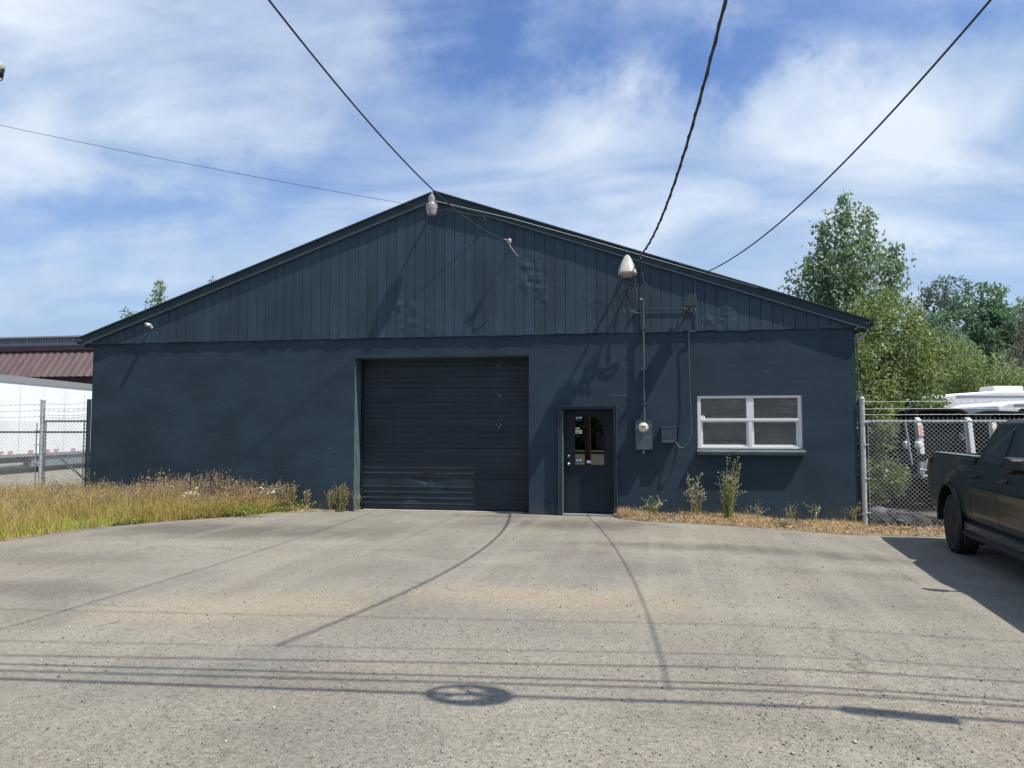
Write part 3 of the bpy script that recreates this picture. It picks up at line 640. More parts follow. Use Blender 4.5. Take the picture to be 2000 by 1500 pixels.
# ---- window
YW = .02
wf = MB(); mid = (WX0+WX1)/2+.02; zm = at(1460, 820, YW).z
def bar(mb, x0, z0, x1, z1, y0, y1): mb.box(x0, y0, z0, x1, y1, z1)
o1, o2, o3, o4 = WX0+.004, WX1-.004, WZ0+.004, WZ1-.012
bar(wf, o1, o4-.05, o2, o4, YW, YW+.07); bar(wf, o1, o3, o2, o3+.035, YW, YW+.07); bar(wf, o1, o3+.035, o1+.06, o4-.05, YW, YW+.07); bar(wf, o2-.06, o3+.035, o2, o4-.05, YW, YW+.07)
bar(wf, mid-.065, zm+.025, mid+.065, o4-.05, YW, YW+.07); bar(wf, mid-.035, o3+.035, mid+.035, zm-.025, YW, YW+.07)
bar(wf, o1+.06, zm-.025, o2-.06, zm+.025, YW-.002, YW+.068)
wfo = wf.build('window', 'white', bld, bevel=.006)
def sash(x0, x1, z0, z1, y):
    q = MB(); t_ = .032
    bar(q, x0, z0, x1, z0+t_, y, y+.03); bar(q, x0, z1-t_*.6, x1, z1, y, y+.03); bar(q, x0, z0+t_, x0+t_, z1-t_*.6, y, y+.03); bar(q, x1-t_, z0+t_, x1, z1-t_*.6, y, y+.03)
    return q.build('sash', 'white', wfo, bevel=.003)
sash(o1+.063, mid-.037, o3+.037, zm-.026, YW+.03); sash(mid+.037, o2-.063, o3+.037, zm-.026, YW+.03)
for x0_, x1_, z0_, z1_ in ((o1+.06, mid-.065, zm+.025, o4-.05), (mid+.065, o2-.06, zm+.025, o4-.05), (o1+.095, mid-.069, o3+.069, zm-.045), (mid+.069, o2-.095, o3+.069, zm-.045)):
    q = MB(); q.box(x0_, YW+.05, z0_, x1_, YW+.054, z1_); q.build('pane', 'glass', wfo)
bl = MB()
for (bx0, bx1) in ((o1+.03, mid-.02), (mid+.02, o2-.03)):
    z = WZ0+.03
    while z < WZ1-.02:
        dz = random.gauss(0, .002); bl.add([(bx0, .092, z+dz), (bx1, .092, z+dz+random.gauss(0, .002)), (bx1, .104, z+.026), (bx0, .104, z+.026), ], [(0, 1, 2, 3)]); z += .030
bl.build('blind', 'blind', wfo, fix=False)
si = MB(); si.prism([(.02, WZ0-.012), (-.105, WZ0-.035), (-.115, WZ0-.06), (-.085, WZ0-.115), (.0, WZ0-.12), (.02, WZ0-.12)], WX0-.02, WX1+.035, 'x')
si.build('window_sill', 'jamb', wfo, bevel=.006)
c = at(1373, 815.5, YW+.045); q = MB(); q.lathe([(.040, 0), (.040, -.002)], (c.x, YW+.045, c.z), 'y', 20); st_ = q.build('round_sticker', 'white', wfo)
c = at(1373, 815.5, YW+.042); q = MB(); q.box(c.x-.022, YW+.0415, c.z-.006, c.x+.022, YW+.0425, c.z+.008); q.build('sticker_print', 'grey', wfo)
q = MB(); a = at(1371, 858, .1); b_ = at(1400, 866, .1); q.box(a.x, .10, b_.z, b_.x, .104, a.z); q.build('paper_note', pmat('note', (.45, .45, .25)), wfo)
# ================================================================== THINGS FIXED TO THE FRONT
# dusk-to-dawn lamp under the ridge
c = at(843, 400, -.36); t_ = thing('yard_light', (c.x, 0, c.z), 'grey metal lantern lamp with ribbed lens under the roof ridge', 'lamp')
q = MB(); q.lathe([(.02, .205), (.045, .195), (.05, .165), (.066, .155), (.068, .04), (.075, .02), (.108, -.005), (.110, -.035), (.095, -.04)], (c.x, c.y, c.z), 'z', 24)
q.build('lamp_housing', 'lampgrey', t_, smooth=False, bevel=.003)
q = MB(); q.lathe([(.112, -.038), (.112, -.075), (.098, -.15), (.086, -.20), (.03, -.205)], (c.x, c.y, c.z), 'z', 28); q.build('lens', 'lens', t_)
q = MB(); q.tube([(c.x, -.03, c.z+.10), (c.x, -.2, c.z+.115), (c.x, -.31, c.z+.12)], .02, 10); q.box(c.x-.05, -.06, c.z+.03, c.x+.05, -.034, c.z+.17); q.build('mounting_arm', 'lampgrey', t_)
q = MB(); q.lathe([(.022, .26), (.03, .245), (.03, .205)], c, 'z', 14); q.build('photocell', 'grey', t_)
# hooded light
c = at(1225, 517, -.5); t_ = thing('hooded_light', (c.x, 0, c.z), 'aged white hooded outdoor light beside the service cables', 'lamp')
q = MB(); rings = []
for k, (z, wx, yf, yb) in enumerate([(-.19, .168, -.20, .16), (-.165, .172, -.21, .17), (-.15, .168, -.205, .168), (-.10, .160, -.18, .165), (.0, .124, -.12, .15), (.09, .088, -.06, .13), (.155, .055, -.01, .11), (.185, .03, .02, .08), (.195, .01, .04, .06)]):
    ring = []
    for a_ in range(24):
        an = 2*math.pi*a_/24; cx_, cy_ = math.cos(an), math.sin(an); p_ = .75
        ring.append((c.x+wx*abs(cx_)**p_*(1 if cx_ > 0 else -1), c.y+(yb+yf)/2+(yb-yf)/2*abs(cy_)**p_*(1 if cy_ > 0 else -1), c.z+z))
    rings.append(ring)
q.loft(rings); q.build('hood', 'hood', t_, smooth=True)
q = MB(); q.tube([(c.x, -.03, c.z-.02), (c.x, c.y+.1, c.z+.02)], .024, 10); q.box(c.x-.06, -.058, c.z-.10, c.x+.06, -.034, c.z+.07); q.build('mounting_arm', 'lampgrey', t_)
q = MB(); q.lathe([(.10, -.191), (.09, -.23), (.02, -.235)], (c.x, c.y, c.z), 'z', 20); q.build('lens', 'lens', t_)
HX = c.x
# floodlight box
c = at(1348, 588, -.22); t_ = thing('floodlight', (c.x, 0, c.z), 'small dark box floodlight below the right roof slope', 'lamp')
q = MB(); q.prism([(-.12, -.10), (.06, -.10), (.10, .06), (-.15, .09)], c.x-.10, c.x+.10, 'x'); 
for i, v in enumerate(q.v): q.v[i] = (v[0], c.y+v[1], c.z+v[2])
q.build('lamp_housing', 'boxgrey', t_, bevel=.006)
q = MB(); q.box(c.x-.105, c.y-.16, c.z+.088, c.x+.105, c.y+.04, c.z+.098); q.box(c.x+.102, c.y-.10, c.z-.1, c.x+.112, c.y+.08, c.z+.09); q.build('visor', 'cableg', t_)
q = MB(); q.tube([(c.x, c.y+.05, c.z-.05), (c.x, -.03, c.z-.12)], .02, 8); q.lathe([(.06, 0), (.06, .02)], (c.x, -.058, c.z-.13), 'y', 14); q.build('bracket', 'boxgrey', t_)
# security camera
c = at(291, 635, -.12); t_ = thing('security_camera', (c.x, 0, c.z), 'small white bullet camera on the left end of the gable', 'camera')
q = MB(); q.lathe([(.012, -.10), (.034, -.098), (.038, -.06), (.036, .03), (.02, .045)], c, 'y', 16)
q.build('camera_body', 'white', t_, smooth=True)
q = MB(); q.lathe([(.022, -.104), (.022, -.099)], c, 'y', 14); q.build('lens', 'black', t_)
q = MB(); q.tube([(c.x, c.y+.02, c.z-.01), (c.x+.015, -.05, c.z-.03)], .011, 8); q.lathe([(.034, -.05), (.034, -.036)], (c.x+.015, 0, c.z-.03), 'y', 14); q.build('bracket', 'white', t_)
# service insulator knob
c = at(995, 471, -.26); t_ = thing('insulator', (c.x, 0, c.z), 'white porcelain insulator knob holding the ridge wire end', 'insulator')
q = MB(); q.lathe([(.02, -.05), (.042, -.035), (.03, -.008), (.045, .02), (.03, .045), (.01, .05)], c, 'z', 16); q.build('porcelain_knob', 'hood', t_, smooth=True)
q = MB(); q.tube([(c.x, c.y, c.z-.06), (c.x, c.y, c.z+.06), (c.x+.02, c.y+.05, c.z+.02), (c.x+.02, -.03, c.z-.0)], .009, 6); q.build('bracket', 'steel', t_)
q = MB(); q.tube(spline([(c.x, c.y, c.z-.04), (c.x+.03, c.y-.03, c.z-.12), (c.x+.10, c.y-.02, c.z-.22), (c.x+.16, c.y+.02, c.z-.30)]), .008, 6); q.tube(spline([(c.x-.02, c.y, c.z-.01), (c.x-.07, c.y-.02, c.z+.02), (c.x-.12, c.y-.02, c.z+.03)]), .016, 6); q.build('wire_tail', 'wireg', t_)
# service mast conduit
a = at(1256, 590, -.07); b_ = at(1258, 826, -.07); t_ = thing('service_conduit', (a.x, 0, b_.z), 'thin painted conduit running down the wall to the meter', 'conduit')
q = MB(); q.tube([(a.x, -.075, b_.z-.02), (a.x, -.075, a.z-.03)], .022, 10); q.tube(spline([(a.x, -.075, a.z-.04), (a.x, -.08, a.z+.02), (a.x-.03, -.10, a.z+.05), (a.x-.06, -.12, a.z+.03)]), .02, 8)
q.build('conduit_pipe', 'cableg', t_)
for z in (a.z-.5, 2.75, 2.1):
    q = MB(); q.box(a.x-.045, -.10, z-.012, a.x+.045, -.006, z+.012); q.build('pipe_strap', 'cableg', t_)
# electric meter
mx0, mx1, mz0, mz1 = at(1241, 850, -.14).x, at(1274, 850, -.14).x, 1.245, 1.775
t_ = thing('electric_meter', (mx0, 0, mz0), 'dark painted meter box with round glass electric meter', 'electric meter')
q = MB(); q.box(mx0, -.14, mz0, mx1, -.002, mz1); q.build('meter_box', 'boxgrey', t_, bevel=.006)
q = MB(); q.box(mx0-.008, -.15, mz1-.003, mx1+.008, -.01, mz1+.008); q.box(mx1-.018, -.1455, mz0+.01, mx1-.002, -.1405, mz1-.01); q.box(mx0+.22, -.147, 1.535, mx1-.01, -.141, 1.548); q.box(mx0+.01, -.146, mz0+.01, mx1-.02, -.141, 1.53); q.build('box_cover', 'boxgrey', t_, bevel=.002)
c = at(1256.5, 835, -.2); q = MB(); q.lathe([(.094, .0), (.096, -.02), (.088, -.03)], (c.x, -.14, c.z), 'y', 28); q.build('meter_ring', 'hood', t_)
q = MB(); q.lathe([(.080, -.03), (.078, -.07), (.066, -.085), (.01, -.088)], (c.x, -.14, c.z), 'y', 28); q.build('meter_dial', 'cream', t_, smooth=True)
q = MB(); q.box(c.x-.045, -.2305, c.z+.0, c.x+.045, -.2285, c.z+.035); q.build('meter_display', 'grey', t_)
q = MB(); q.box(c.x-.012, -.149, mz0+.27, c.x+.0, -.1465, mz0+.30); q.tube([(c.x, -.08, mz0-.07), (c.x, -.08, mz0)], .014, 8); q.build('ground_fitting', 'hood', t_)
# ribbed telephone box
x0, x1 = at(1292, 850, -.13).x, at(1320, 850, -.13).x
t_ = thing('telephone_box', (x0, 0, 1.37), 'small ribbed grey utility box right of the meter', 'utility box')
q = MB(); q.prism([(0, 1.37), (-.10, 1.37), (-.13, 1.42), (-.12, 1.66), (0, 1.67)], x0, x1, 'x'); q.build('box_body', 'boxgrey', t_, bevel=.006)
q = MB(); q.box(x0-.01, -.14, 1.655, x1+.01, 0-.002, 1.675); q.build('box_lid', 'cableg', t_, bevel=.003)
q = MB()
for k in range(7): xx = x0+.03+k*.036; q.box(xx, -.14, 1.46, xx+.012, -.118, 1.62)
q.box(x0+.02, -.142, 1.395, x1-.02, -.12, 1.43); q.build('cover_rib', 'boxgrey', t_)
# communications cable running round the floodlight and down beside the window
def A(px, py, Y=-.06): return at(px, py, Y)
t_ = thing('wall_cable', A(1348, 760, 0), 'painted cable dropping past the floodlight to the ribbed box', 'cable')
q = MB(); q.tube(spline([A(1357, 540), A(1357, 575), A(1360, 610), A(1361, 630), A(1362, 644), A(1356, 647), A(1347, 648), A(1345, 655), A(1346, 690), A(1347, 730), A(1347.5, 770), A(1350, 810, -.08), A(1350, 842, -.1), A(1345, 862, -.12), A(1334, 874, -.13), A(1326, 872, -.12), A(1321, 864, -.08)], 6), .009, 6); q.build('cable_run', 'cableg', t_)
q = MB(); q.tube(spline([A(1360, 549), A(1366, 546), A(1375, 548), A(1384, 547)], 5), .006, 5); q.tube([A(1340, 601), A(1310, 601.5), A(1268, 603)], .008, 5); q.tube(spline([A(1335, 601, -.07), A(1352, 611, -.12), A(1358, 606, -.1), A(1357, 600)]), .007, 5); q.build('cable_branch', 'cableg', t_)
# bundle of service cables with drip loops under the hooded light
WA = Vector((-.102, -.606, 4.785))
t_ = thing('service_cables', WA, 'loose bundle of dark cables looping beneath the hooded light', 'cables')
def loop(pts, r_, mt): q = MB(); q.tube(spline(pts, 8), r_, 7); q.build('cable_loop', mt, t_)
loop([WA, A(1250, 520, -.3), A(1252, 535, -.28), A(1257, 552, -.28), A(1268, 562, -.25), A(1275, 575, -.22), A(1273, 592, -.2), A(1262, 606, -.2), A(1247, 612, -.2), A(1232, 605, -.2), A(1225, 592, -.18), A(1228, 570, -.15), A(1238, 545, -.1)], .011, 'cable')
loop([A(1253, 530, -.3), A(1256, 543, -.3), A(1254, 552, -.3), A(1240, 560, -.25), A(1225, 566, -.25), A(1214, 575, -.22), A(1210, 586, -.2)], .010, 'cable')
loop([A(1262, 550, -.27), A(1248, 558, -.26), A(1232, 562, -.25)], .008, 'cableg')
loop([A(1212, 534, -.4), A(1206, 555, -.35), A(1199, 575, -.3), A(1197, 592, -.28), A(1199, 606, -.26), A(1203, 612, -.25)], .010, 'cable')
loop([A(1224, 534, -.38), A(1221, 560, -.33), A(1217, 585, -.28), A(1217, 602, -.25), A(1220, 610, -.25), A(1224, 604, -.22), A(1226, 585, -.2)], .010, 'cable')
loop([A(1230, 534, -.38), A(1228, 560, -.3), A(1226, 585, -.25), A(1228, 603, -.25), A(1234, 611, -.25)], .009, 'cable')
loop([A(1240, 537, -.15), A(1241, 560, -.16), A(1243, 575, -.17), A(1242, 590, -.17), A(1241, 607, -.16)], .012, 'cable')
loop([A(1238, 536, -.3), A(1236, 556, -.3), A(1233, 580, -.25), A(1237, 600, -.2)], .009, 'cable')
q = MB(); q.tube([WA+Vector((0, 0, -.04)), A(1250, 530, -.3)], .026, 8); q.build('cable_clamp', 'cable', t_)
q = MB(); q.tube([A(1241, 538, -.1), A(1244, 538, -.03)], .018, 8); q.tube([WA, (WA.x+.01, -.03, WA.z-.12)], .012, 6); q.build('anchor_hook', 'steel', t_)
# thin cable stapled under the right rake
t_ = thing('rake_cable', at(852, 392, -.1), 'thin pale cable following the right roof slope', 'cable')
q = MB(); q.tube([at(852, 393, -.1), at(1000, 427, -.098), at(1130, 463, -.1), at(1300, 512, -.1), at(1430, 548, -.1), at(1480, 562, -.1)], .007, 5); q.build('cable_run', 'wireg', t_)
q = MB(); q.tube(spline([at(870, 407, -.09), at(930, 420, -.09), at(944, 421, -.09), at(948, 430, -.09), at(963, 427, -.07)], 5), .005, 5); q.build('cable_branch', 'cableg', t_)
# hose bib
c = at(1287, 981, -.08); t_ = thing('water_tap', (c.x, 0, c.z), 'small outdoor water tap low on the wall near dry grass', 'tap')
q = MB(); q.tube([(c.x, .0, c.z), (c.x, -.07, c.z), (c.x, -.11, c.z-.03)], .013, 8); q.build('spout', 'steel', t_)
q = MB(); q.lathe([(.03, .0), (.03, .012)], (c.x, -.06, c.z+.03), 'z', 12); q.tube([(c.x, -.06, c.z), (c.x, -.06, c.z+.03)], .006, 6); q.build('tap_handle', 'lampgrey', t_)

# ================================================================== OVERHEAD WIRES
def sh(px, py, h):   # the point at height h whose shadow falls at a place on the yard
    p = atz(px, py, 0); return Vector((p.x+SUN.x/SUN.z*h, p.y+SUN.y/SUN.z*h, h))
def drop(A0, B0, pxs, extra=()):
    """wire in the vertical plane through its two ends, hanging as measured"""
    d = Vector((B0.x-A0.x, B0.y-A0.y, 0)); Ln = d.length; d /= Ln; nrm = Vector((-d.y, d.x, 0))
    S_ = [0, Ln]; Z_ = [A0.z, B0.z]; Wt = [6, 3]
    for px, py in pxs:
        r_ = Vector(ray(px, py)); o_ = Vector(CAM); k = (A0-o_).dot(nrm)/r_.dot(nrm); p = o_+r_*k
        S_.append((p-A0).dot(d)); Z_.append(p.z); Wt.append(1)
    c_ = np.polyfit(S_, Z_, 2, w=Wt)
    return [Vector((A0.x+d.x*s_, A0.y+d.y*s_, float(np.polyval(c_, s_)))) for s_ in np.linspace(0, Ln, 60)]
def hang(A_, B_, sag, t1=1., n=70):
    return [Vector((A_[0]+(B_[0]-A_[0])*t, A_[1]+(B_[1]-A_[1])*t, A_[2]+(B_[2]-A_[2])*t-4*sag*t*(1-t))) for t in np.linspace(0, t1, n)]
w1 = hang((-2.633, -.266, 5.257), (-2.696, -14.666, 5.495), .741, 1.4); q = MB(); q.tube(w1, .009, 6)
tag(q.build('service_wire', 'cable'), 'dark wire from above down across the ridge to the insulator knob', 'wire', 'wires dropping to the warehouse')
w2 = hang(WA, (1.236, -10.4, 7.528), .912)
q = MB(); q.tube(w2, .017, 6)
tw = [p+Vector((math.cos(i*.55)*.013, 0, math.sin(i*.55)*.013)) for i, p in enumerate(spline(w2, 4))]; q.tube(tw, .011, 5)
tag(q.build('service_wire', 'cable'), 'thick twisted power cable dropping to the hooded light', 'wire', 'wires dropping to the warehouse')
w3 = hang((1.15, -.10, 4.56), (2.911, -10.507, 5.24), .416)
q = MB(); q.tube(w3, .010, 6); tag(q.build('service_wire', 'cable'), 'dark wire meeting the right roof slope from the upper right', 'wire', 'wires dropping to the warehouse')
A4 = at(963, 426, -.07); B4 = at(-500, 130, -4); w4 = drop(A4, B4, [(790, 398), (500, 349), (250, 297), (0, 240)])
q = MB(); q.tube(w4, .0045, 5); tag(q.build('service_wire', 'cable'), 'thin wire from the left frame edge to just below the ridge', 'wire', 'wires dropping to the warehouse')
# power lines across the yard, out of the picture above: they cast the parallel shadows
def pline(l, r_, h, rad, label):
    a, b_ = sh(0, l, h), sh(2000, r_, h); d = (b_-a); a2 = a-d*1.6; b2 = b_+d*1.6; pts = [a2.lerp(b2, i/40)+Vector((0, 0, .25*(2*i/40-1)**2)) for i in range(41)]
    q = MB(); q.tube(pts, rad, 6); tag(q.build('power_line', 'cable'), label, 'wire', 'power lines above the yard'); return pts
PL = [pline(1190, 1232, 8.6, .009, 'power line whose faint shadow falls nearest the warehouse'), pline(1252, 1288, 7.53, .008, 'power line casting the second faint shadow on the asphalt'),
      pline(1280, 1313, 6.6, .014, 'power line casting the third shadow on the asphalt'), pline(1297, 1350, 5.24, .014, 'power line casting the fourth shadow on the asphalt'),
      pline(1310, 1362, 6.3, .016, 'power line casting the fifth shadow on the asphalt'), pline(1326, 1394, 6.0, .022, 'power line carrying the cable coil and splice case')]
c = sh(910, 1357, 6.0); q = MB()
for k in range(6):
    q.tube([(c.x+.02+math.cos(a_)*(.26-.012*k), c.y+math.sin(a_)*(.165-.006*k), c.z+.02*k) for a_ in np.linspace(0, 2*math.pi, 40)], .024, 6)
q.tube([(c.x-.26, c.y, c.z), (c.x+.27, c.y, c.z)], .018, 6); q.tube([(c.x-.2, c.y-.11, c.z), (c.x+.02, c.y+.02, c.z+.03), (c.x+.22, c.y+.10, c.z)], .018, 6); q.tube([(c.x-.10, c.y+.15, c.z), (c.x+.08, c.y, c.z), (c.x+.12, c.y-.14, c.z)], .016, 6)
tag(q.build('cable_coil', 'cable'), 'coiled spare cable hung on the lowest power line', 'cable coil')
c = sh(1760, 1389, 6.0); q = MB(); q.lathe([(.02, -.34), (.06, -.30), (.07, -.28), (.07, .28), (.06, .30), (.02, .34)], c, 'x', 14); tag(q.build('splice_case', 'black'), 'black cable splice case on the lowest power line', 'splice case')
e = w1[-1]; t_ = thing('utility_pole', (e.x, e.y-.2, 0), 'wooden power pole behind the viewpoint carrying the ridge wire', 'utility pole', 'utility poles'); q = MB(); q.tube([(e.x, e.y-.2, -.2), (e.x, e.y-.2, 8.6)], .15, 10, .11); q.build('pole', 'wood', t_); q = MB(); q.tube([(e.x, e.y-.2, e.z), (e.x, e.y, e.z)], .03, 8); q.build('insulator_pin', 'hood', t_)
for sx_, lb in ((0, 'wooden power pole at the left end of the lines'), (-1, 'wooden power pole at the right end of the lines')):
    e = PL[3][sx_]; t_ = thing('utility_pole', (e.x, e.y, 0), lb, 'utility pole', 'utility poles')
    q = MB(); q.tube([(e.x, e.y, -.2), (e.x, e.y, 9.6)], .16, 10, .11); q.build('pole', 'wood', t_)
    q = MB(); q.box(e.x-.06, e.y-1.3, 8.7, e.x+.06, e.y+1.3, 8.82); q.build('crossarm', 'wood', t_)
# flood lamp at the left frame edge on its own pole
c = at(-6, 134, -7.0); t_ = thing('flood_lamp', (c.x-1.1, c.y, 0), 'grey flood lamp with wire bail at the left frame edge', 'lamp')
q = MB(); q.lathe([(.03, .085), (.07, .07), (.085, .03), (.08, -.02), (.075, -.025)], c, 'z', 18); q.build('lamp_housing', 'hood', t_, smooth=True)
q = MB(); q.lathe([(.074, -.02), (.07, -.085), (.03, -.095)], c, 'z', 18); q.build('lens', 'black', t_, smooth=True)
q = MB(); q.tube(spline([(c.x+.085, c.y, c.z-.01), (c.x+.087, c.y, c.z-.10), (c.x+.07, c.y, c.z-.145), (c.x, c.y, c.z-.15), (c.x-.07, c.y, c.z-.145), (c.x-.087, c.y, c.z-.1), (c.x-.085, c.y, c.z-.01)], 5), .006, 6); q.tube([(c.x+.078, c.y, c.z-.01), (c.x+.1, c.y, c.z-.015)], .008, 6); q.build('bail', 'black', t_)
q = MB(); q.tube([(c.x, c.y, c.z+.08), (c.x-.3, c.y, c.z+.15), (c.x-1.1, c.y, c.z+.12)], .02, 8); q.build('arm', 'gald', t_)
q = MB(); q.tube([(c.x-1.1, c.y, -.1), (c.x-1.1, c.y, c.z+.5)], .11, 10, .09); q.build('pole', 'wood', t_)

# ================================================================== FENCES
def chain(x0, x1, z0, z1, Y, name, parent, mat='galv', pitch=.076, r_=.0036, twist=True):
    seg = []; W = x1-x0; H = z1-z0
    for sgn in (1, -1):
        c_ = -H if sgn > 0 else 0
        while c_ < W+(0 if sgn > 0 else H):
            # x = x0+c_+ (z-z0)*sgn*1.0 * slope
            za, zb_ = 0, H; xa = c_; xb = c_+sgn*H
            if sgn > 0:
                if xa < 0: za = -xa; xa = 0
                if xb > W: zb_ = za+(W-xa); xb = W
            else:
                if xa > W: za = xa-W; xa = W
                if xb < 0: zb_ = za+xa; xb = 0
            if zb_-za > .01: seg.append((x0+xa, z0+za, x0+xb, z0+zb_, Y+.003*sgn))
            c_ += pitch
    S_ = np.array(seg); n = len(S_); V = np.zeros((n, 2, 3, 3)); d = S_[:, 2:4]-S_[:, 0:2]; d /= np.linalg.norm(d, axis=1)[:, None]
    for e in (0, 1):
        px_, pz_ = S_[:, 2*e], S_[:, 2*e+1]
        for k, an in enumerate((0, 2.094, 4.189)):
            V[:, e, k, 0] = px_-d[:, 1]*r_*math.cos(an); V[:, e, k, 2] = pz_+d[:, 0]*r_*math.cos(an); V[:, e, k, 1] = S_[:, 4]+r_*math.sin(an)
    i = np.arange(n)[:, None, None]*6; f = i+np.array([[0, 1, 4, 3], [1, 2, 5, 4], [2, 0, 3, 5]])[None]
    o = npmesh(name, V.reshape(-1, 3), f.reshape(-1, 4), 4, mat, parent)
    if twist:
        q = MB(); x = x0+.02
        while x < x1:
            q.tube([(x-.008, Y, z1-.004), (x+.004, Y, z1+.035)], .0027, 3); q.tube([(x+.01, Y, z1-.004), (x-.004, Y, z1+.035)], .0027, 3); x += pitch
        q.build('selvage', mat, parent, fix=False)
    return o
def barbed(pa, pb, parent, mat='gald', sag=.0):
    q = MB(); pts = [Vector(pa).lerp(Vector(pb), i/16)-Vector((0, 0, sag*math.sin(math.pi*i/16)+random.gauss(0, .002))) for i in range(17)]; q.tube(pts, .003, 4)
    Lw = (Vector(pb)-Vector(pa)).length; k = .06
    while k < Lw:
        p = Vector(pa).lerp(Vector(pb), k/Lw)-Vector((0, 0, sag*math.sin(math.pi*k/Lw))); q.tube([p+Vector((-.012, 0, .016)), p+Vector((.012, 0, -.016))], .002, 3); q.tube([p+Vector((-.012, .01, -.014)), p+Vector((.012, -.01, .014))], .002, 3); k += .12
    return q.build('barbed_wire', mat, parent, fix=False)
PX = 3.785; PZ = 2.20; YF = .0
t_ = thing('chain_link_fence', (PX, YF, gz(4)), 'galvanised chain link fence behind the dark pickup truck', 'fence')
q = MB(); q.tube([(PX, YF, -.2), (PX, YF, PZ-.03)], .043, 14); q.lathe([(.047, -.04), (.047, -.02), (.03, .0), (.005, .01)], (PX, YF, PZ), 'z', 14); q.build('fence_post', 'galv', t_, smooth=False)
for xx in (7.0, 10.2, 13.4): q = MB(); q.tube([(xx, YF, -.2), (xx, YF, 1.95)], .03, 10); q.build('fence_post', 'galv', t_)
q = MB(); q.tube([(PX+.03, YF, 1.765), (13.4, YF, 1.765)], .021, 10); q.build('top_rail', 'galv', t_)
q = MB(); q.tube([(PX+.085, YF-.005, -.02), (PX+.085, YF-.005, 1.80)], .008, 6)
for z in (.15, .75, 1.35, 1.75): q.tube([(PX-.045, YF-.01, z), (PX+.045, YF-.045, z), (PX+.10, YF-.012, z)], .010, 6)
for z in (1.88, 1.97, 2.1): q.lathe([(.046, -.012), (.046, .012)], (PX, YF, z), 'z', 14)
q.build('tension_bar', 'galv', t_)
chain(PX+.085, 13.4, -.06, 1.80, YF-.03, 'chain_mesh', t_)
for z in (1.885, 1.99, 2.115): barbed((PX, YF-.03, z), (13.4, YF-.03, z), t_, 'galv')
PLx = at(82, 850, 0).x; CX = XL-.06
t_ = thing('chain_link_gate', (PLx, 0, 0), 'narrow chain link gate between steel post and warehouse corner', 'gate')
q = MB(); q.tube([(CX, .0, -.2), (CX, .0, 2.27)], .045, 10); q.build('gate_post', 'trim', t_)
for z in (1.80, 1.565): q = MB(); q.tube([(PLx, .0, z), (CX, .0, z)], .022, 8); q.build('gate_rail', 'gald', t_)
q = MB(); q.tube([(CX-.10, -.0, .1), (CX-.10, -.0, 1.8)], .014, 6); q.tube([(PLx+.09, 0, .1), (PLx+.09, 0, 1.8)], .014, 6); q.tube([(PLx+.45, .03, 1.0), (CX-.02, .03, .52)], .025, 8); q.build('gate_brace', 'gald', t_)
chain(PLx+.04, CX-.02, .1, 1.83, -.028, 'chain_mesh', t_)
for z, s_ in ((2.2, .04), (2.08, .02), (2.05, .04), (1.94, .02), (1.9, .03)): barbed((PLx, -.03, z), (CX, -.03, z), t_, sag=s_)
t_ = thing('chain_link_fence', (PLx, 0, 0), 'chain link fence running left from the steel gate post', 'fence')
q = MB(); q.tube([(PLx, 0, -.2), (PLx, 0, 2.26)], .048, 14); q.lathe([(.054, -.04), (.054, -.01), (.035, .02), (.01, .035)], (PLx, 0, 2.27), 'z', 14); q.build('fence_post', 'galv', t_)
q = MB(); q.tube([(PLx, 0, 1.565), (-22, 0, 1.565)], .022, 8); q.build('top_rail', 'gald', t_)
q = MB(); q.tube([(PLx-.13, 0, .05), (PLx-.13, 0, 1.76)], .013, 6)
for z in (.5, .9, 1.3, 1.6): q.lathe([(.054, -.015), (.054, .015)], (PLx, 0, z), 'z', 14); q.tube([(PLx, -.06, z), (PLx-.14, -.03, z)], .01, 5)
q.build('tension_bar', 'galv', t_)
for xx in (-15.6, -18.6): q = MB(); q.tube([(xx, 0, -.2), (xx, 0, 2.2)], .04, 10); q.build('fence_post', 'galv', t_)
chain(-22, PLx-.1, .05, 1.78, -.03, 'chain_mesh', t_)
for z, s_ in ((2.16, -.0), (2.03, .01), (1.9, .01)): barbed((PLx, -.03, z), (-15.6, -.03, z-.03), t_, sag=s_)

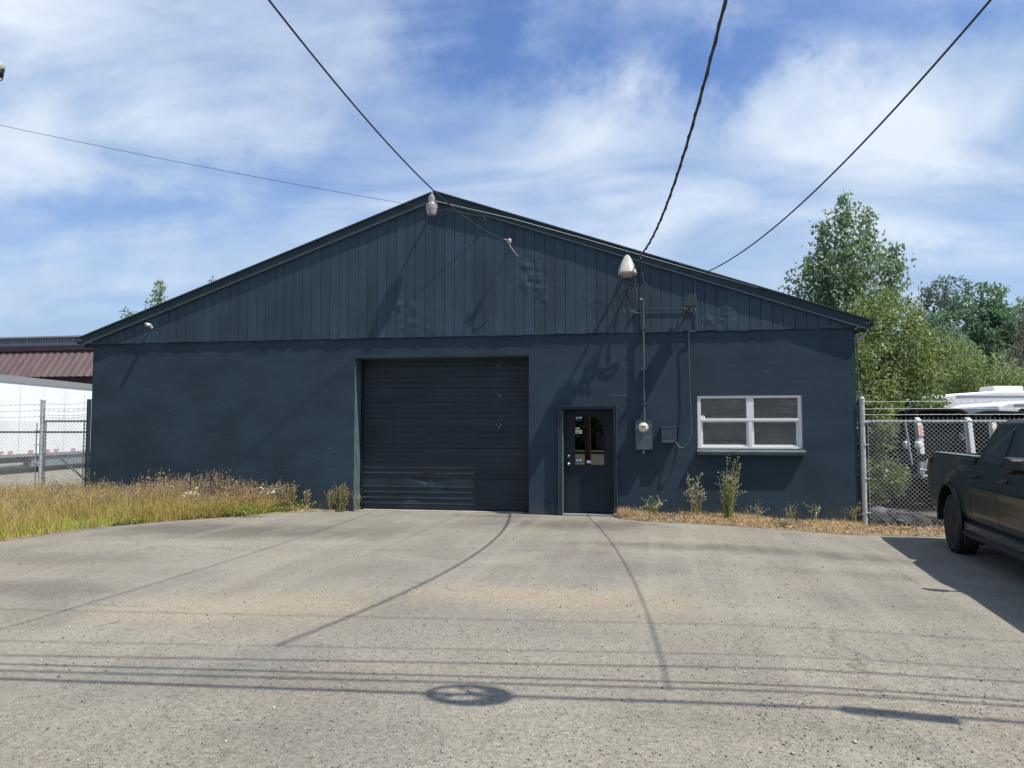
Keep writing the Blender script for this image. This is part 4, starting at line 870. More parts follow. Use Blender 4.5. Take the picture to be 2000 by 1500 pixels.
# ================================================================== PLANTS ALONG THE WALL
def weed(name, px, py, Y, h, ns, spread, label, leafm='weedleaf', leafn=60, flow=40, stemm='stem', flm='petal', group='weeds growing along the wall', dense=1., ls=.035, top=None):
    b_ = at(px, py, Y); z0 = gz(b_.x)+.02; t_ = thing(name, (b_.x, Y, z0), label, 'weed', group)
    q = MB(); lp = []; fp = []
    for k in range(ns):
        a_ = random.uniform(0, 6.28); sp = spread*random.random()**.7; hh_ = h*random.uniform(.55, 1)*(1 if k else 1/.98); bx = Vector((b_.x+random.gauss(0, spread*.25), Y+random.gauss(0, .03), z0))
        tipp = bx+Vector((math.cos(a_)*sp, -abs(math.sin(a_))*sp*.4, hh_)); md = bx.lerp(tipp, .5)+Vector((random.gauss(0, .025), 0, random.uniform(0, .05)*hh_)); tipp.y = min(tipp.y, -.04)
        pts = spline([bx, md, tipp], 6); q.tube(pts, .0055, 4, .002)
        for j_ in range(int(leafn*dense)):
            u_ = random.random()**1.3; p = pts[int(u_*(len(pts)-1))]; lp.append(p+Vector((random.gauss(0, .02), random.gauss(0, .015), random.gauss(0, .02))))
        for j_ in range(4):
            i_ = random.randint(5, len(pts)-2); p = pts[i_]; e = p+Vector((random.gauss(0, .07), random.gauss(0, .03), random.uniform(.05, .12))); q.tube([p, e], .0025, 3)
            for _ in range(max(1, flow//10)): fp.append(e+Vector((random.gauss(0, .012), random.gauss(0, .01), random.gauss(0, .014))))
        for _ in range(max(1, flow//12)): fp.append(tipp+Vector((random.gauss(0, .012), random.gauss(0, .012), random.gauss(0, .02))))
    q.build('stem', stemm, t_, fix=False)
    if lp: leaves('foliage', np.array([tuple(p) for p in lp]), ls, leafm, t_, hang=-.2, asp=.4)
    if fp: leaves('flower_head', np.array([tuple(p) for p in fp]), .018, flm, t_, hang=0, asp=.9)
    return t_
weed('tall_weed', 1427, 1030, -.33, 1.15, 9, .30, 'tallest bushy weed growing below the window', leafn=34, flow=50, stemm='stemg', ls=.04)
weed('tall_weed', 1425, 1030, -.30, .78, 26, .14, 'dense yellow green weed stems at the foot of the tallest weed', leafn=26, flow=24, stemm='stemg', ls=.04)
weed('tall_weed', 1362, 1028, -.28, .82, 11, .14, 'slim brown flowering weed left of the tallest weed', leafn=16, flow=50)
weed('small_weed', 1545, 1035, -.3, .36, 5, .16, 'sparse dark stalks below the right half of the window', leafn=1, flow=14)
weed('small_weed', 1590, 1035, -.3, .38, 4, .10, 'thin sprig with tiny flowers near the right wall corner', leafn=3, flow=20, stemm='stemg')
weed('small_weed', 1478, 1035, -.3, .30, 7, .16, 'low twiggy grey weed right of the tallest weed', leafn=2, flow=10)
weed('small_weed', 1668, 1030, -.12, .42, 7, .08, 'dry rusty stalks at the right wall corner', leafn=8, flow=10, flm='seed')
weed('small_weed', 1270, 1005, -.12, .30, 9, .20, 'low pale flowering weed beside the water tap', leafn=14, flow=26, stemm='stemg')
weed('small_weed', 1530, 1052, -.75, .08, 14, .08, 'small round green weed at the edge of the asphalt', leafn=20, flow=0, ls=.03)
weed('tall_weed', 668, 992, -.12, .55, 16, .14, 'bushy green and brown weed at the left roll door corner', leafn=26, flow=18, flm='seed')
weed('tall_weed', 645, 992, -.12, .46, 9, .14, 'leaning brown weed left of the roll door weed', leafn=14, flow=14, flm='seed')
weed('small_weed', 699, 992, -.08, .35, 5, .12, 'thin sprig in front of the roll door track', leafn=10, flow=10)
weed('small_weed', 600, 992, -.14, .42, 6, .14, 'small weed with pale flowers between two larger weeds', leafn=18, flow=14)
weed('tall_weed', 568, 990, -.16, .55, 12, .09, 'narrow upright brown weed clump near the grass end', leafn=16, flow=24, flm='seed')
weed('dock_plant', 117, 985, -.5, .62, 8, .06, 'rusty red dock plant in front of the gate', leafm='redleaf', leafn=60, flow=0, group='weeds on the grass verge', ls=.03)
for px, py, Y, lb in ((365, 975, -1.0, 'left cluster of white daisies in the grass'), (388, 968, -.9, 'right cluster of white daisies in the grass'), (530, 965, -.4, 'daisies at the green end of the grass verge')):
    b_ = at(px, py, Y); t_ = thing('daisy', (b_.x, Y, 0), lb, 'flowers', 'daisies in the grass verge')
    q = MB(); fl = []; s1 = MB()
    for k in range(8):
        p = Vector((b_.x+random.gauss(0, .14), Y+random.gauss(0, .08), b_.z+random.gauss(0, .04)+.06)); s1.tube([(p.x, p.y+.02, 0), p], .003, 3); n0 = Vector((.1, -.6, .8)).normalized(); a1 = n0.orthogonal().normalized(); a2 = n0.cross(a1)
        ring = [p+(a1*math.cos(j_*math.pi/8)+a2*math.sin(j_*math.pi/8))*(.026 if j_ % 2 else .018) for j_ in range(16)]; q.add(ring+[p+n0*.004], [(j_, (j_+1) % 16, 16) for j_ in range(16)])
    s1.build('stem', 'stemg', t_, fix=False); q.build('petals', 'petal', t_, fix=False)
# big leafed bushy plants in the verge
gpts = []
for px, py, s_ in ((560, 990, .3), (480, 1000, .22), (430, 1000, .2), (520, 985, .25), (250, 950, .3), (150, 950, .3)):
    b_ = atz(px, py, .1)
    for _ in range(420): gpts.append((b_.x+random.gauss(0, s_), b_.y+random.gauss(0, s_*.5)+.1, .05+abs(random.gauss(0, .10))))
stuff(leaves('leafy_growth', np.array(gpts), .045, 'weedleaf', hang=-.1), 'green leafy growth low in the left grass verge', 'ground cover')

# ================================================================== RUBBLE by the fence
for k, (px, py, s_, lb) in enumerate([(1795, 1028, .12, 'rough dark stone near the middle of the log'), (1782, 1012, .10, 'small dark stone behind the log end'), (1728, 1034, .10, 'low dark lump in front of the slab'), (1750, 1036, .09, 'smallest lump at the front right of the heap'), (1700, 1012, .16, 'dark lump of rubble at the foot of the fence post'), (1716, 1000, .10, 'pale grey rounded stone on top of the rubble heap'), (1738, 1008, .13, 'dark stone right of the pale rounded one'), (1722, 1024, .18, 'low dark slab at the front of the rubble heap'), (1752, 1024, .17, 'wide dark lump in the middle of the rubble heap'), (1768, 1018, .11, 'small lump at the right of the rubble heap'), (1694, 1028, .12, 'dark chunk touching the fence post base')]):
    c = at(px, py, .25); c.z = max(gz(4)+s_*.5, c.z); s_ *= 1.65; bm = bmesh.new(); bmesh.ops.create_icosphere(bm, subdivisions=3, radius=s_)
    for v in bm.verts:
        n0 = v.co.normalized(); v.co *= 1+.30*noise.fractal(n0*1.6+Vector((k*3, 0, 0)), 1, 2, 4)+.06*noise.noise(n0*7); v.co.z *= .6; v.co.x *= 1.25
    me = bpy.data.meshes.new('rubble_rock'); bm.to_mesh(me); bm.free(); o = link('rubble_rock', me, 'concrete' if k == 5 else 'rock'); o.location = c; tag(o, lb, 'rock', 'rubble at the fence base')
q = MB(); a = at(1775, 1022, .3); b_ = at(1850, 1024, .35); a.z = b_.z = gz(5)+.09; q.tube(spline([a, a.lerp(b_, .3)+Vector((0, 0, .02)), a.lerp(b_, .7), b_], 6), .10, 12, .085); tag(q.build('log', 'log', smooth=True), 'weathered log lying behind the fence right of the rubble', 'log')
q = MB(); a = at(1733, 1034, -.25); b_ = at(1782, 1038, -.3); q.prism([(a.x, gz(4)+.03), (b_.x, gz(4)+.03), (b_.x, gz(4)+.055), (a.x, gz(4)+.055)], -.28, -.24); tag(q.build('stick', 'straw'), 'pale flat stick lying in front of the rubble', 'stick')
q = MB(); q.tube([at(1737, 1003, .05), at(1774, 995, .1)], .008, 5); q.tube([at(1722, 1020, .05), at(1760, 1011, .1)], .008, 5); tag(q.build('dead_twig', 'straw'), 'pale bare twigs poking from the rubble heap', 'twigs')

# ================================================================== PICKUP TRUCK (built in its own axes: x forward, y left)
fwt, latt = 11.0, 849/1500*11.0; fp_ = C(latt, fwt); hd = Vector((-.0988, -.995, 0)).normalized(); rt = Vector((hd.y, -hd.x, 0))
org = fp_-rt*.985; tk = thing('pickup_truck', (org.x, org.y, gz(5)), 'dark green crew cab pickup truck parked at the right edge', 'pickup truck'); tk.rotation_euler = (0, 0, math.atan2(hd.y, hd.x))
def tp(mb, name, mat, parent=None, bevel=0, smooth=False, seg=2):
    o = mb.build(name, mat, None, bevel, smooth, True, seg); o.parent = parent or tk; return o
PROF = [(.50, .90), (.56, .955), (.66, .985), (.80, .992), (.90, 1.0), (1.02, 1.005), (1.10, .995), (1.18, .975), (1.24, .955), (1.27, .94)]
def hw(z):
    P_ = PROF+[(1.38, .925)]
    for (z0, y0), (z1, y1) in zip(P_, P_[1:]):
        if z <= z1: return y0+(y1-y0)*max(0, (z-z0))/(z1-z0)
    return P_[-1][1]
def bool_cut(o, cutters):
    for c_ in cutters:
        m_ = o.modifiers.new('cut', 'BOOLEAN'); m_.operation = 'DIFFERENCE'; m_.object = c_; m_.solver = 'EXACT'
    dg = bpy.context.evaluated_depsgraph_get(); dg.update(); me = bpy.data.meshes.new_from_object(o.evaluated_get(dg)); o.modifiers.clear(); o.data = me
def cyl(x, z, r_, y0, y1):
    q = MB(); q.lathe([(r_, y0), (r_, y1)], (x, 0, z), 'y', 40); return q.build('cutter', None, fix=True)
# bed
zr = 1.375; rings = []
for x, k in ((-1.26, .955), (-1.24, .975), (-1.18, .99), (-.6, 1), (0, 1.0), (.5, 1), (.985, 1)):
    zs = [.50, .56, .66, .80, .90, 1.02, 1.10, 1.18, 1.26, 1.33]; out = [(x, -hw(z)*k, z) for z in zs]+[(x, -.915*k, zr-.01), (x, -.90*k, zr), (x, -.80*k, zr), (x, -.79*k, zr-.02), (x, -.79*k, .86)]
    rings.append(out+[(p[0], -p[1], p[2]) for p in reversed(out)])
q = MB(); q.loft(rings); bed = q.build('bed', 'truck', None, 0, False, True)
cut = [cyl(0, .47, .50, -1.2, -.62), cyl(0, .47, .50, .62, 1.2)]; bool_cut(bed, cut); bed.parent = tk
bm_ = bed.modifiers.new('bevel', 'BEVEL'); bm_.width = .008; bm_.limit_method = 'ANGLE'; bm_.angle_limit = R(50)
def panel(x0, x1, sgn, nm, z0=.52, z1=1.27, th=.03, par=None, cutters=(), mat='truck'):
    zs = [z0]+[z for z, _ in PROF if z0 < z < z1]+[z1]; rings = []
    n_ = max(2, int((x1-x0)/.12)); 
    for i in range(n_+1):
        x = x0+(x1-x0)*i/n_; o_ = [(x, sgn*(hw(z)+(.012*math.exp(-((z-1.0)/.06)**2))), z) for z in np.linspace(z0, z1, 20)]; rings.append(o_+[(x, p[1]-sgn*th, p[2]) for p in reversed(o_)])
    q = MB(); q.loft(rings); o = q.build(nm, mat, None, 0, False, True)
    if cutters: bool_cut(o, cutters)
    o.parent = par or tk; b2 = o.modifiers.new('bevel', 'BEVEL'); b2.width = .006; b2.limit_method = 'ANGLE'; b2.angle_limit = R(50); return o
core = MB(); core.box(1.02, -.90, .42, 4.85, .90, 1.22); tp(core, 'cab_core', 'black')
fcut = [cyl(3.75, .47, .50, -1.2, -.62), cyl(3.75, .47, .50, .62, 1.2)]
def ctop(z): # greenhouse half width / x limits
    K = [(1.26, .938, 1.0, 3.42), (1.42, .885, 1.05, 3.2), (1.58, .83, 1.13, 2.98), (1.74, .77, 1.24, 2.76), (1.81, .735, 1.32, 2.66), (1.85, .68, 1.42, 2.56), (1.868, .55, 1.6, 2.4)]
    for a_, b2 in zip(K, K[1:]):
        if z <= b2[0]: u_ = (z-a_[0])/(b2[0]-a_[0]); return [a_[i]+(b2[i]-a_[i])*u_ for i in (1, 2, 3)]
    return list(K[-1][1:])
rings = []
for z in (1.26, 1.42, 1.58, 1.74, 1.81, 1.85, 1.868):
    h_, xa, xb = ctop(z); r0 = .07; rings.append([(xa+r0, -h_, z), (xb-r0, -h_, z), (xb, -h_+r0*1.2, z), (xb+.05, 0, z), (xb, h_-r0*1.2, z), (xb-r0, h_, z), (xa+r0, h_, z), (xa, h_-r0, z), (xa, -h_+r0, z)])
q = MB(); q.loft(rings); cab = tp(q, 'cab', 'truck', bevel=.018, seg=3)
def sideglass(poly, off, sgn, mb):
    n_ = len(poly); v = [(x, sgn*(ctop(z)[0]+off), z) for x, z in poly]+[(x, sgn*(ctop(z)[0]+off-.012), z) for x, z in poly]
    mb.add(v, [tuple(range(n_)), tuple(range(2*n_-1, n_-1, -1))]+[(i, i+n_, (i+1) % n_+n_, (i+1) % n_) for i in range(n_)])
def rnd(poly, r_=.05):
    out = []; n_ = len(poly)
    for i in range(n_):
        a_, b2, c2 = Vector(poly[i-1]), Vector(poly[i]), Vector(poly[(i+1) % n_]); p0 = b2+(a_-b2).normalized()*r_; p1 = b2+(c2-b2).normalized()*r_
        for k in range(5):
            u_ = k/4; out.append(tuple(p0*(1-u_)**2+b2*2*u_*(1-u_)+p1*u_*u_))
    return out
RD = [(1.30, 1.33), (1.27, 1.36), (1.46, 1.72), (1.56, 1.745), (2.02, 1.755), (2.02, 1.315)]; FD = [(2.14, 1.312), (2.14, 1.755), (2.56, 1.755), (2.68, 1.74), (3.10, 1.36), (3.08, 1.31)]
for sgn in (-1, 1):
    d1 = panel(1.0, 2.06, sgn, 'rear_door', cutters=()); d2 = panel(2.075, 3.13, sgn, 'front_door')
    panel(3.145, 4.85, sgn, 'front_fender', z1=1.22, cutters=fcut)
    for dd, pl, x_ in ((d1, RD, 1.12), (d2, FD, 2.18)):
        q = MB(); big = rnd(pl, .05); cx_ = sum(p[0] for p in big)/len(big); cz_ = sum(p[1] for p in big)/len(big)
        sideglass([(cx_+(p[0]-cx_)*1.045, cz_+(p[1]-cz_)*1.07) for p in big], .004, sgn, q); o = q.build('window_seal', 'black', None); o.parent = dd
        q = MB(); sideglass(big, .009, sgn, q); o = q.build('door_window', 'glasst', None); o.parent = dd
        q = MB(); y_ = sgn*(hw(1.14)+.035); q.tube([(x_, sgn*(hw(1.12)), 1.135), (x_+.03, y_, 1.14), (x_+.19, y_, 1.145), (x_+.22, sgn*hw(1.12), 1.145)], .016, 8); o = q.build('door_handle', 'truck', None); o.parent = dd
    q = MB(); q.tube([(3.12, sgn*.93, 1.30), (3.13, sgn*1.06, 1.33)], .03, 8); 
    mr = MB(); mr.loft([[(3.08+.06*k, sgn*(1.03), 1.27), (3.08+.06*k, sgn*1.23, 1.27), (3.08+.06*k, sgn*1.24, 1.45), (3.08+.06*k, sgn*1.03, 1.44)] for k in (0, 1)]+[[(3.21, sgn*1.09, 1.30), (3.21, sgn*1.2, 1.30), (3.21, sgn*1.2, 1.42), (3.21, sgn*1.09, 1.42)]])
    mo = tp(mr, 'side_mirror', 'black', bevel=.02, seg=3); o = q.build('mirror_arm', 'black', None); o.parent = mo
    # wheel arch flare, rocker, running board
    for xa in (0, 3.75):
        q = MB(); rr = []
        for k in range(25):
            an = R(-8)+(math.pi+R(16))*k/24; cx_, cz_ = math.cos(an), math.sin(an)
            rr.append([(xa+cx_*r_, sgn*y_, .47+cz_*r_) for r_, y_ in ((.485, .95), (.485, 1.03), (.53, 1.035), (.57, .99), (.56, .95))])
        q.loft(rr); tp(q, 'wheel_flare', 'truck', smooth=False, bevel=.006)
    q = MB(); q.prism([(sgn*.86, .38), (sgn*.97, .40), (sgn*.985, .50), (sgn*.93, .53), (sgn*.86, .52)], .62, 3.14, 'x'); tp(q, 'rocker_panel', 'truck', bevel=.008)
    q = MB(); q.tube([(.66, sgn*.97, .36), (3.1, sgn*.97, .36)], .04, 8); tp(q, 'running_board', 'black')
    q = MB(); q.prism([(sgn*.955, 1.0), (sgn*.99, 1.02), (sgn*.965, 1.30), (sgn*.84, 1.31), (sgn*.84, 1.0)], -1.275, -1.17, 'x'); tp(q, 'tail_light', 'tail', bevel=.012)
    q = MB(); q.box(-1.05, sgn*.93 if sgn < 0 else .80, zr+.001, .97, -.80 if sgn < 0 else .93, zr+.016); tp(q, 'bed_rail_cap', 'grey', bevel=.005)
    q = MB(); q.box(4.86, min(sgn*.62, sgn*.92), .98, 4.93, max(sgn*.62, sgn*.92), 1.10); tp(q, 'headlight', 'glasst', bevel=.01)
    q = MB(); q.box(.50, min(sgn*.70, sgn*.95), .18, .52, max(sgn*.70, sgn*.95), .56); tp(q, 'mud_flap', 'black')
q = MB(); q.box(-1.285, -.82, .62, -1.235, .82, zr-.01); tp(q, 'tailgate', 'truck', bevel=.012)
q = MB(); q.box(-1.42, -.92, .52, -1.27, .92, .70); tp(q, 'rear_bumper', 'black', bevel=.03, seg=3)
q = MB(); q.loft([[(x, -w_, z0), (x, -w_*.6, z1), (x, w_*.6, z1), (x, w_, z0)] for x, w_, z0, z1 in ((3.28, .93, 1.2, 1.29), (4.2, .92, 1.18, 1.26), (4.75, .90, 1.1, 1.19), (4.86, .86, 1.05, 1.1))]); tp(q, 'hood', 'truck', bevel=.02)
q = MB(); q.box(4.84, -.60, .80, 4.90, .60, 1.10); tp(q, 'grille', 'black', bevel=.02)
q = MB(); q.box(4.84, -.94, .48, 5.02, .94, .74); tp(q, 'front_bumper', 'black', bevel=.04, seg=3)
q = MB(); q.add([(3.36, -.80, 1.30), (3.36, .80, 1.30), (2.80, .64, 1.73), (2.80, -.64, 1.73), (3.38, -.80, 1.32), (3.38, .80, 1.32), (2.82, .64, 1.75), (2.82, -.64, 1.75)], [(0, 1, 2, 3), (7, 6, 5, 4), (0, 4, 5, 1), (2, 6, 7, 3)]); tp(q, 'windshield', 'glasst')
q = MB(); q.add([(1.03, -.76, 1.36), (1.03, .76, 1.36), (1.20, .66, 1.70), (1.20, -.66, 1.70), (1.01, -.76, 1.36), (1.01, .76, 1.36), (1.18, .66, 1.70), (1.18, -.66, 1.70)], [(0, 1, 2, 3), (7, 6, 5, 4), (0, 4, 5, 1), (2, 6, 7, 3)]); tp(q, 'rear_window', 'glasst')
q = MB(); q.box(-1.2, -.5, .38, 4.7, -.4, .5); q.box(-1.2, .4, .38, 4.7, .5, .5); q.tube([(0, -.8, .42), (0, .8, .42)], .05, 8); q.lathe([(.1, -.12), (.15, 0), (.1, .12)], (0, 0, .42), 'y', 12); q.tube([(1.3, -.35, .40), (.2, -.55, .40), (-.9, -.5, .42)], .035, 8); tp(q, 'chassis', 'black')
def wheel(x, sgn):
    yo = sgn*.985; q = MB(); q.lathe([(.25, -.28*sgn), (.36, -.285*sgn), (.392, -.25*sgn), (.40, -.14*sgn), (.392, -.03*sgn), (.36, .0), (.25, -.005*sgn)], (x, yo, .40), 'y', 48)
    for k in range(36):
        an = 2*math.pi*k/36
        for side, yy in ((0, -.05), (1, -.14), (0, -.23)):
            a2 = an+(.087 if side else 0); c_ = Vector((math.cos(a2), 0, math.sin(a2))); tn = Vector((-math.sin(a2), 0, math.cos(a2))); ctr = Vector((x, yo+yy*sgn, .40))
            pts = [ctr+c_*r_+tn*t2+Vector((0, w2, 0)) for r_ in (.385, .414) for t2, w2 in ((-.024, -.032), (.024, -.032), (.024, .032), (-.024, .032))]
            q.add(pts, [(0, 1, 2, 3), (7, 6, 5, 4), (0, 4, 5, 1), (1, 5, 6, 2), (2, 6, 7, 3), (3, 7, 4, 0)])
    wo_ = tp(q, 'wheel', 'rubber')
    q = MB(); q.lathe([(.25, -.01*sgn), (.262, -.004*sgn), (.25, .001*sgn), (.235, -.02*sgn), (.225, -.10*sgn), (.1, -.10*sgn)], (x, yo, .40), 'y', 40)
    for k in range(6):
        an = 2*math.pi*k/6+.3; c_ = Vector((math.cos(an), 0, math.sin(an))); tn = Vector((-math.sin(an), 0, math.cos(an))); ctr = Vector((x, yo, .40))
        q.add([ctr+c_*r_+tn*t2+Vector((0, d_*sgn, 0)) for r_, wd, dd in ((.04, .035, -.035), (.24, .022, -.012)) for t2, d_ in ((-wd, dd-.03), (-wd*.7, dd), (wd*.7, dd), (wd, dd-.03))], [(0, 1, 2, 3), (7, 6, 5, 4), (0, 4, 5, 1), (1, 5, 6, 2), (2, 6, 7, 3), (3, 7, 4, 0)])
    q.lathe([(.07, -.07*sgn), (.07, -.03*sgn), (.05, -.022*sgn)], (x, yo, .40), 'y', 18)
    o = q.build('rim', 'rim', None); o.parent = wo_
    q = MB()
    for k in range(6): an = 2*math.pi*k/6; q.lathe([(.011, -.04*sgn), (.011, -.015*sgn), (.006, -.012*sgn)], (x+math.cos(an)*.055, yo, .40+math.sin(an)*.055), 'y', 8)
    o = q.build('wheel_nut', 'chrome', None); o.parent = wo_
for x in (0, 3.75):
    for sgn in (-1, 1): wheel(x, sgn)
for c_ in cut+fcut: bpy.data.objects.remove(c_)
# amber beacon on the roof (edge of the photograph)
q = MB(); q.box(2.1, -.12, 1.872, 2.22, .12, 1.90); bo = tp(q, 'roof_marker', 'grey', bevel=.01)

# ================================================================== LEFT BACKGROUND
def CB(mb):
    mb.v = [tuple(C(*v)) for v in mb.v]; return mb
t_ = thing('semi_trailer', tuple(C(-19, 27)), 'long white semi trailer parked behind the left fence', 'trailer')
LT = -17.9; q = MB(); q.box(LT-2.6, 20, .66, LT, 38, 3.42); CB(q).build('trailer_box', 'trailer', t_, bevel=.02)
q = MB(); q.box(LT-.0, 19.98, 3.30, LT+.03, 38.02, 3.54); q.box(LT-2.62, 19.96, 3.425, LT-.002, 38.04, 3.54); q.box(LT, 19.98, .62, LT+.03, 38.02, .73); CB(q).build('side_rail', 'lampgrey', t_)
q = MB()
for k in range(13): f_ = 20.9+1.4*k; q.box(LT-.0, f_, .74, LT+.008, f_+.05, 3.29)
CB(q).build('panel_seam', 'seam', t_)
for pa, pb in ((0, 9), (17, 27), (57, 67), (90, 99), (107, 116), (140, 149), (-40, -30), (-80, -70)):
    fa, fb = 26850/(1000-pa), 26850/(1000-pb); q = MB(); q.box(LT+.031, fa, .79, LT+.036, fb, .84); CB(q).build('reflector_strip', 'red', t_)
q = MB(); q.box(LT-2.4, 21, .40, LT-.25, 37, .65); CB(q).build('chassis', 'black', t_)
q = MB(); q.box(LT-.35, 28.8, .22, LT-.05, 34.6, .61); CB(q).build('side_skirt', 'grey', t_)
for f_ in (25.2, 26.5):
    q = MB(); q.lathe([(.3, -.28), (.46, -.26), (.48, -.2), (.48, -.05), (.46, 0), (.3, .0), (.25, -.05)], (0, 0, 0), 'x', 24); q.v = [(LT-.12+v[0], f_+v[1], .5+v[2]) for v in q.v]; CB(q).build('wheel', 'rubber', t_)
# brown corrugated building beyond
Yb = 24.; t_ = thing('industrial_building', (-24, Yb, 0), 'low brown corrugated building with grey window band beyond the trailer', 'building')
x0, x1 = -62., -18.5; zt = at(90, 659, Yb+1.4).z; z2 = at(90, 670, Yb+1.4).z; z3 = at(90, 677, Yb+1.4).z; z4 = at(90, 685, Yb+1.1).z; zf = at(90, 736, Yb).z
q = MB(); q.box(x0, Yb+1.4, z2, x1, Yb+8, zt-.05); q.build('clerestory_band', 'greyblock', t_)
q = MB(); q.box(x0-.2, Yb+1.2, zt-.04, x1+.2, Yb+8.2, zt+.05); q.build('flat_roof', 'lampgrey', t_)
q = MB(); x = x0
while x < x1: q.box(x, Yb+1.36, z2, x+.05, Yb+1.4, zt-.05); x += 1.02
q.build('mullion', 'lampgrey', t_)
q = MB(); q.box(x0, Yb+1.30, z3+.02, x1, Yb+7.9, z2-.002); q.build('lower_band', 'grey', t_)
q = MB(); q.box(x0, Yb+1.1, z4, x1, Yb+7.8, z3+.018); q.build('eave', 'browndark', t_)
def corr(nm, pa, pb, x0, x1, pitch, amp, mat):
    q = MB(); n_ = int((x1-x0)/pitch*4); 
    for i in range(n_+1):
        x = x0+(x1-x0)*i/n_; d = amp*[0, 1, 1, 0][i % 4]
        q.v += [(x, pa[0]-d, pa[1]+d*.6), (x, pb[0]-d, pb[1]+d*.6)]
    q.f = [(2*i, 2*i+2, 2*i+3, 2*i+1) for i in range(n_)]; return q.build(nm, mat, t_, fix=False)
corr('corrugated_roof', (Yb, zf), (Yb+1.3, z4+.02), x0, x1, .46, .035, 'brownroof')
corr('corrugated_wall', (Yb+.35, 0), (Yb+.35, zf+.3), x0, x1, .3, .05, 'browndark')
q = MB(); q.box(x0, Yb+.45, 0, x1, Yb+7.7, zf+.25); q.build('inner_wall', 'browndark', t_)

# ================================================================== TREES
def blobs(n, specs, surf=.55):
    """points inside lumpy ellipsoids: centre x,y,z, radii, share"""
    tot = sum(s_[2] for s_ in specs); out = []
    for c_, r_, w_ in specs:
        k = int(n*w_/tot); d = rng.normal(size=(k, 3)); d /= np.linalg.norm(d, axis=1)[:, None]; rad = rng.uniform(0, 1, k)**(1/3*(1-surf)); 
        lump = np.array([1+.38*noise.fractal(Vector(tuple(v*2.1))+Vector(c_), 1, 2, 3) for v in d]); out.append(np.array(c_)+d*(rad*lump)[:, None]*np.array(r_))
    p = np.concatenate(out); return p[p[:, 2] > 0.02]
def gap(p, s_, th, seed):
    k = np.array([noise.noise(Vector((v[0]*s_, v[1]*s_, v[2]*s_+seed))) for v in p]); return p[k > th]
def sprigs(base_, top, n, prof, llen, leafsize, up=.9, seed=0, nl=26):
    """branches leaving a leader; prof(u) is the reach at height u; returns leaf points and branch polylines"""
    pts = []; br = []
    for i in range(n):
        u_ = (i+.5)/n; u_ = u_**.85; p0 = Vector(base_).lerp(Vector(top), u_*.97); a_ = i*2.399+random.gauss(0, .3); reach = prof(u_)*random.uniform(.65, 1.1)
        rise = reach*up*random.uniform(.5, 1.2); e = p0+Vector((math.cos(a_)*reach, math.sin(a_)*reach, rise)); m_ = p0.lerp(e, .5)+Vector((0, 0, reach*.10)); pl = spline([p0, m_, e], 6); br.append(pl)
        for _ in range(int(nl*(.35+reach))):
            w_ = random.random()**.75; q_ = pl[min(len(pl)-1, int(w_*(len(pl)-1)+.5))]; s_ = .05+.16*reach*(1-w_*.8)*.5
            pts.append((q_.x+random.gauss(0, s_), q_.y+random.gauss(0, s_), q_.z+random.gauss(0, s_)-abs(random.gauss(0, .06))))
    return np.array(pts), br
def trunk_mb(t_, base_, top, r0, br=(), mat='bark', rb=.02):
    q = MB(); base_ = Vector(base_); top = Vector(top); q.tube(spline([base_, base_.lerp(top, .35)+Vector((random.gauss(0, .1), random.gauss(0, .1), 0)), base_.lerp(top, .7)+Vector((random.gauss(0, .1), random.gauss(0, .1), 0)), top], 5), r0, 8, r0*.12); q.build('trunk', mat, t_, fix=False)
    if br:
        q = MB()
        for pl in br: q.tube(pl[::2]+[pl[-1]], rb, 4, rb*.2)
        q.build('branches', mat, t_, fix=False)
def cs(px, py, fw, r_, w_=None):
    lat = (px-1000)/1500*fw; z = 1.63+(838-py)/1500*fw; p = C(lat, fw, z); return ((p.x, p.y, p.z), r_, w_ or r_[0]*r_[2])
# birch beside the right wall
bb = C(9.75, 22.4); tt = at(1655, 372, bb.y)
t_ = thing('birch_tree', (bb.x, bb.y, 0), 'tall birch with sparse upright twigs beside the right roof end', 'tree')
pts = []; brs = []
for k, (px, py, reach, n_, z0) in enumerate([(1640, 374, .75, 80, 2.6), (1600, 425, .75, 70, 2.8), (1702, 392, .72, 76, 2.6), (1752, 470, .70, 60, 3.0), (1572, 500, .62, 48, 3.2), (1668, 455, .95, 70, 2.6), (1735, 540, .7, 44, 3.0), (1610, 540, .9, 60, 3.2)]):
    tp = at(px, py, bb.y); x0_ = bb.x+(tp.x-bb.x)*.45; yy_ = bb.y+random.uniform(-.7, .7)
    p_, b_r = sprigs((x0_, yy_, z0), (tp.x, yy_, tp.z), n_, lambda u, r0=reach: .12+r0*1.35*(1-u)**.8, 0, 0, up=.6, nl=20); pts.append(p_); brs += b_r
    brs.append(spline([(bb.x, bb.y, 1.2), (x0_, yy_, z0), ((x0_+tp.x)/2, yy_, (z0+tp.z)/2), (tp.x, yy_, tp.z)], 4))
e_ = gap(blobs(5200, [cs(1665, 520, 22.4, (1.35, 1.0, 1.15)), cs(1660, 450, 22.4, (.85, .8, .9)), cs(1720, 540, 22.4, (.9, .8, .9)), cs(1600, 545, 22.4, (.9, .8, .8))], .1), 1.6, -.12, 77); pts.append(e_)
trunk_mb(t_, (bb.x, bb.y, 0), (bb.x, bb.y, 6.5), .10, brs, rb=.012)
leaves('foliage', np.concatenate(pts), .125, 'birch', t_, hang=.7)
